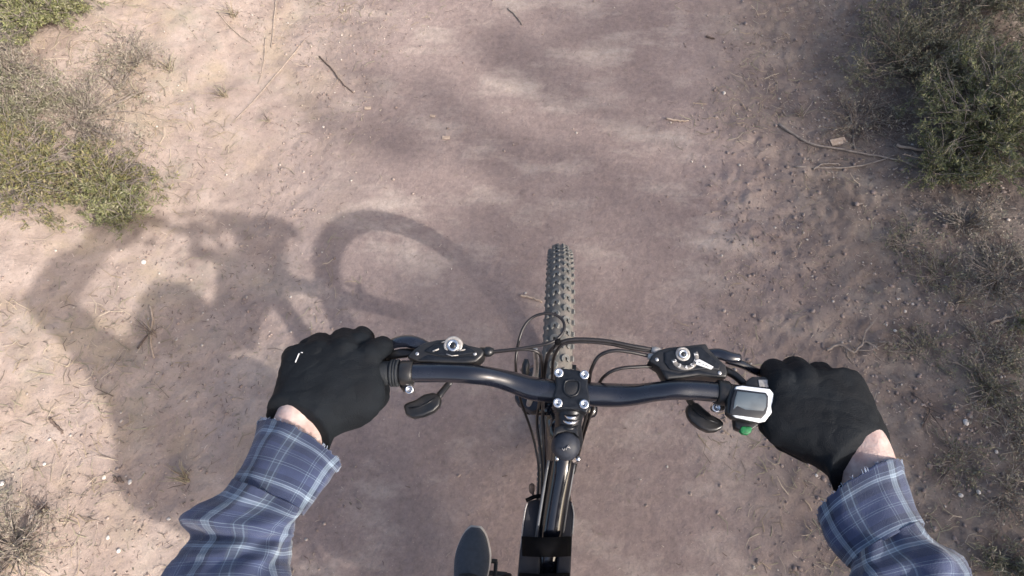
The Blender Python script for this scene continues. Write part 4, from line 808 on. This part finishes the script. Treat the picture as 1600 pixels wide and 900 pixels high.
# --- body: one continuous surface
HIP, CHEST, NECK, HEAD = Vector((.0, -.95, .90)), Vector((.03, -.79, 1.02)), Vector((.10, -.71, 1.10)), Vector((.22, -.70, 1.17))
SHL_, SHR_ = Vector((-.12, -.76, 1.08)), Vector((.19, -.76, 1.10))
ELL, ELR = at(338, 1010, 1.14), at(1465, 1010, 1.14)
WL, WR = at(466, 690, 1.108), at(1352, 735, 1.108)
FOOTL, FOOTR = at(742, 824, PED[0].z+.055)-Vector((0, .108, 0)), PED[1]+Vector((0, 0, .055))
ANL, ANR = FOOTL+Vector((.0, -.17, .05)), FOOTR+Vector((0, -.13, .08))
KNL, KNR = Vector((-.13, -.60, .80)), Vector((.13, -.66, .88))
def body_mb():
    b = MB()
    b.chain([(HIP, .13), (HIP.lerp(CHEST, .5), .125), (CHEST, .135), (NECK, .055), (NECK+Vector((0, .01, .03)), .052)]); b.capsule(SHL_, .062, SHR_, .062); b.capsule(HIP+Vector((-.08, 0, -.02)), .10, HIP+Vector((.08, 0, -.02)), .10)
    b.chain([(HEAD+Vector((0, -.02, .03)), .088), (HEAD+Vector((0, .02, -.03)), .075), (HEAD+Vector((0, .035, -.08)), .045)]); b.chain([(NECK, .05), (HEAD+Vector((0, 0, -.04)), .055)])
    b.chain([(HEAD+Vector((0, .085, .0)), .010), (HEAD+Vector((0, .105, -.03)), .013)], 8)
    for s in (-1, 1): b.capsule(HEAD+Vector((s*.082, -.01, -.03)), .014, HEAD+Vector((s*.086, -.015, .01)), .018); b.capsule(HEAD+Vector((s*.03, .085, .01)), .012, HEAD+Vector((s*.031, .085, .011)), .012)
    for sh, el, wr in ((SHL_, ELL, WL), (SHR_, ELR, WR)):
        b.chain([(sh, .056), (sh.lerp(el, .5), .046), (el, .042)]); b.chain([(el, .038), (el.lerp(wr, .35), .038), (el.lerp(wr, .8), .030), (wr, .0285)])
    for s, an, kn, ft in ((-1, ANL, KNL, FOOTL), (1, ANR, KNR, FOOTR)):
        h = HIP+Vector((s*.09, 0, -.03)); b.chain([(h, .092), (h.lerp(kn, .5), .078), (kn, .056)]); b.chain([(kn, .056), (kn.lerp(an, .3)+Vector((0, -.02, 0)), .055), (an, .037)]); b.chain([(an, .037), (ft+Vector((0, -.06, -.004)), .028), (ft+Vector((0, .05, -.018)), .022)])
    return b
b = body_mb()
# bare wrists are flattened: wider than thick; a fist sits inside each glove
b.chain(ch((425, 730, 1.105, 34), (456, 678, 1.118, 36), (468, 645, 1.120, 34), (500, 600, 1.11, 30))); b.chain(ch((440, 735, 1.105, 34), (475, 684, 1.115, 33), (490, 655, 1.115, 28), (540, 590, 1.11, 26)))
b.chain(ch((1385, 790, 1.100, 30), (1361, 724, 1.118, 37), (1353, 692, 1.122, 33), (1300, 640, 1.11, 28))); b.chain(ch((1368, 800, 1.10, 32), (1340, 738, 1.114, 36), (1330, 705, 1.115, 29), (1262, 645, 1.11, 26)))
person = remesh(b.build('person', M['skin']), .0075, 5)
tag(person, 'mountain bike rider in blue plaid shirt and black gloves holding the handlebar', 'person')
# --- shirt and trousers
b = MB(); b.chain([(HIP+Vector((0, 0, -.05)), .150), (HIP.lerp(CHEST, .5), .165), (CHEST, .178), (NECK+Vector((0, -.03, -.04)), .10)]); b.capsule(SHL_, .09, SHR_, .09)
shirt = remesh(b.build('shirt', M['plaid'], person), .014, 4)
b = MB()
for s, an, kn in ((-1, ANL, KNL), (1, ANR, KNR)):
    h = HIP+Vector((s*.09, 0, -.03)); b.chain([(h, .112), (h.lerp(kn, .5), .096), (kn, .074)]); b.chain([(kn, .074), (kn.lerp(an, .35)+Vector((0, -.02, 0)), .072), (an+Vector((0, 0, .04)), .055)])
b.capsule(HIP+Vector((-.07, 0, -.02)), .135, HIP+Vector((.07, 0, -.02)), .135)
remesh(b.build('trousers', M['trouser'], person), .014, 4)
b = MB(); b.chain([(HEAD+Vector((0, -.05, .055)), .105), (HEAD+Vector((0, .02, .06)), .103)]); remesh(b.build('helmet', M['helmet'], person), .012, 3)
# --- sleeves with turned cuffs
def mk_sleeve(rings_s, rings_c, el, sh, side):
    m = MB(); rr = [ring_pts(*q, 0) for q in rings_s]
    c, u, v = rr[-1]; uu = Vector((side*1, 0, 0))
    m_ = el.lerp(sh, .5); sg = 1 if u.x > 0 else -1
    rr += [(el, Vector((sg*.070, 0, 0)), Vector((0, -.03, .062))), (m_, Vector((sg*.072, 0, 0)), Vector((0, -.045, .055))), (sh, Vector((sg*.075, 0, 0)), Vector((0, -.05, .055)))]
    loft(m, rr, n=72, k=9, noise=.0105, closed=False, uvlen=.75)
    sl_ = m.build('sleeve', M['plaid'], person, uv=True); md = sl_.modifiers.new('s', 'SOLIDIFY'); md.thickness = .0022; evaluate(sl_)
    m = MB(); loft(m, rings_c, n=90, k=7, noise=.0030, closed=False, uvlen=.42, edge=.0018)
    cu = m.build('cuff', M['plaid_cuff'], sl_, uv=True); md = cu.modifiers.new('s', 'SOLIDIFY'); md.thickness = .0026; evaluate(cu)
    # frayed threads along the hem
    th = MB(); c, u, v = ring_pts(*rings_c[0], 0); c2 = ring_pts(*rings_c[1], 0)[0]; ax = (c-c2).normalized()
    for i in range(60):
        a = random.uniform(-.3, 3.4); p = c+u*math.cos(a)*1.0+v*math.sin(a)*1.0; o = (p-c).normalized(); L = random.uniform(.0006, .003)
        th.tube([p-ax*.002, p+ax*L*.6+o*random.uniform(-.001, .001), p+ax*L+Vector((random.gauss(0, .0012), random.gauss(0, .0012), random.gauss(0, .0012)))], [.0006, .0005, .0003], 4, cap=False)
    f_ = th.build('frayed_hem', M['thread'], sl_); f_['kind'] = 'stuff'
    return sl_
mk_sleeve([((361, 750), (475, 801), (424, 773), 1.142, .050), ((334, 778), (470, 812), (404, 795), 1.146, .054), ((287, 806), (458, 832), (376, 815), 1.15, .058), ((284, 818), (456, 838), (374, 826), 1.15, .057), ((303, 838), (452, 846), (376, 842), 1.152, .050), ((292, 862), (449, 872), (368, 862), 1.158, .055), ((271, 900), (443, 905), (354, 892), 1.165, .056), ((240, 975), (440, 975), (338, 968), 1.17, .058)],
          [((404, 657), (528, 735), (483, 681), 1.120, .039), ((391, 697), (514, 753), (462, 710), 1.128, .044), ((376, 728), (499, 770), (444, 742), 1.134, .046), ((359, 754), (474, 806), (424, 778), 1.141, .0475)], ELL, SHL_, -1)
mk_sleeve([((1327, 882), (1446, 814), (1383, 838), 1.142, .050), ((1330, 895), (1472, 838), (1396, 862), 1.146, .054), ((1336, 910), (1508, 868), (1418, 882), 1.15, .058), ((1342, 930), (1519, 895), (1428, 905), 1.152, .056), ((1350, 975), (1535, 955), (1440, 955), 1.16, .058)],
          [((1280, 813), (1411, 726), (1336, 745), 1.122, .040), ((1291, 838), (1422, 764), (1350, 784), 1.128, .044), ((1305, 862), (1433, 792), (1366, 812), 1.134, .046), ((1326, 886), (1447, 818), (1384, 843), 1.141, .0475)], ELR, SHR_, 1)
# --- gloves
g_ = MB(); loft(g_, [((413, 649), (516, 699), (466, 631), 1.115, .040), ((426, 618), (530, 674), (482, 612), 1.116, .037), ((436, 585), (578, 655), (500, 585), 1.113, .036), ((444, 560), (602, 622), (520, 556), 1.112, .034), ((456, 546), (596, 572), (528, 540), 1.112, .030)], n=32, k=4, squash=.75)
for c in (ch((462, 566, 1.118, 21), (459, 558, 1.095, 19), (466, 568, 1.066, 15), (478, 590, 1.058, 13)), ch((500, 554, 1.124, 26), (500, 541, 1.098, 23), (502, 556, 1.062, 16), (510, 585, 1.056, 13)),
          ch((538, 548, 1.126, 25), (538, 534, 1.10, 23), (556, 546, 1.066, 16), (556, 580, 1.058, 13)), ch((562, 536, 1.112, 21), (566, 526, 1.10, 17), (572, 528, 1.085, 14)),
          ch((578, 556, 1.124, 22), (598, 541, 1.106, 17), (604, 546, 1.090, 13), (600, 560, 1.076, 11)),
          ch((528, 650, 1.098, 24), (568, 636, 1.090, 23), (590, 620, 1.082, 19), (594, 596, 1.070, 15), (588, 570, 1.066, 13))): g_.chain(c, 18)
g_.capsule(at(482, 545, 1.108), .016, at(596, 548, 1.104), .013); g_.capsule(at(486, 548, 1.085), .014, at(590, 548, 1.082), .012)
gl = remesh(g_.build('glove', M['glove'], person), .0019, 13, .6)
g_ = MB(); loft(g_, [((1302, 768), (1393, 688), (1330, 690), 1.115, .040), ((1290, 740), (1386, 668), (1320, 672), 1.116, .038), ((1238, 708), (1372, 640), (1300, 646), 1.114, .036), ((1196, 682), (1357, 608), (1276, 614), 1.112, .034), ((1190, 640), (1344, 586), (1262, 590), 1.110, .032), ((1200, 600), (1330, 582), (1262, 578), 1.108, .026)], n=32, k=4, squash=.75)
for c in (ch((1222, 600, 1.122, 26), (1209, 580, 1.10, 21), (1207, 592, 1.070, 16), (1214, 622, 1.06, 13)), ch((1254, 596, 1.124, 27), (1242, 577, 1.098, 22), (1244, 590, 1.066, 16), (1250, 625, 1.058, 13)),
          ch((1290, 600, 1.120, 26), (1280, 584, 1.094, 20), (1284, 600, 1.064, 16), (1290, 630, 1.058, 13)), ch((1322, 606, 1.114, 24), (1314, 594, 1.092, 19), (1318, 610, 1.064, 15), (1322, 640, 1.058, 13)),
          ch((1262, 700, 1.095, 24), (1226, 684, 1.088, 22), (1202, 664, 1.082, 18), (1196, 640, 1.070, 15), (1202, 615, 1.066, 13))): g_.chain(c, 18)
g_.capsule(at(1218, 586, 1.104), .017, at(1318, 600, 1.100), .016); g_.capsule(at(1216, 592, 1.08), .014, at(1310, 604, 1.08), .014)
gr_ = remesh(g_.build('glove', M['glove'], person), .0019, 13, .6)
def knit_wrinkles(o, amp):
    me = o.data; nr = [v.normal.copy() for v in me.vertices]
    for v, n_ in zip(me.vertices, nr):
        c = v.co; a = mnoise.noise(c*45)*.5+mnoise.noise(Vector((c.x*30+c.y*60, c.y*30-c.x*60, c.z*40))*1.4)*.5
        rdg = 1-abs(mnoise.noise(Vector((c.x*34+3, c.y*52, c.z*34))))*2.2     # long shallow creases
        v.co = c+n_*(a*amp+max(0, rdg-.55)*amp*-1.3)
    me.update()
knit_wrinkles(gl, .0013); knit_wrinkles(gr_, .0015)
bv = BVHTree.FromPolygons([v.co[:] for v in gl.data.vertices], [p.vertices[:] for p in gl.data.polygons])
def on_glove(x, y, e=.0006):
    d = Vector(ray(x, y)).normalized(); h = bv.ray_cast(Vector(CAM), d); return h[0]-d*e if h[0] else at(x, y, 1.14)
mb = MB(); mb.tube([on_glove(461.5+6*t, 566-14*t) for t in np.linspace(0, 1, 6)], .0008, 6); lg = mb.build('glove_print', M['white'], gl)
mb = MB(); mb.tube([on_glove(470, 550.5), on_glove(473, 551)], .0006, 6); mb.build('glove_print', M['white'], gl)
# glove hem welt
# --- shoes
for s, ft, an in ((-1, FOOTL, ANL), (1, FOOTR, ANR)):
    def P(x, y, z): return ft+Vector((x, y, z))
    b = MB(); R_ = lambda y, w, z, h: (P(s*.0, y, z), Vector((w*.9, 0, 0)), Vector((0, 0, h)))
    loft(b, [R_(-.175, .026, -.005, .04), R_(-.15, .036, .0, .062), R_(-.09, .036, .0, .066), R_(-.03, .044, -.004, .046), R_(.03, .0505, -.010, .034), R_(.07, .042, -.014, .027), R_(.095, .029, -.018, .020), R_(.108, .014, -.020, .012)], n=28, k=4, squash=.6)
    sh_ = b.build('shoe', M['shoe'], person); 
    b = MB(); loft(b, [R_(-.180, .026, -.030, .010), R_(-.15, .038, -.032, .012), R_(-.06, .040, -.034, .012), R_(.03, .0535, -.034, .013), R_(.07, .0455, -.034, .013), R_(.098, .032, -.033, .012), R_(.113, .016, -.031, .010)], n=28, k=4)
    b.build('sole', M['sole'], sh_)
    for j in range(4):
        y = -.005-.022*j; b = MB(); b.tube([P(-.024, y, .028+.006*j), P(0, y+.004, .037+.006*j), P(.024, y, .028+.006*j)], .0026, 8, sub=3); b.build('lace', M['rubber'], sh_)
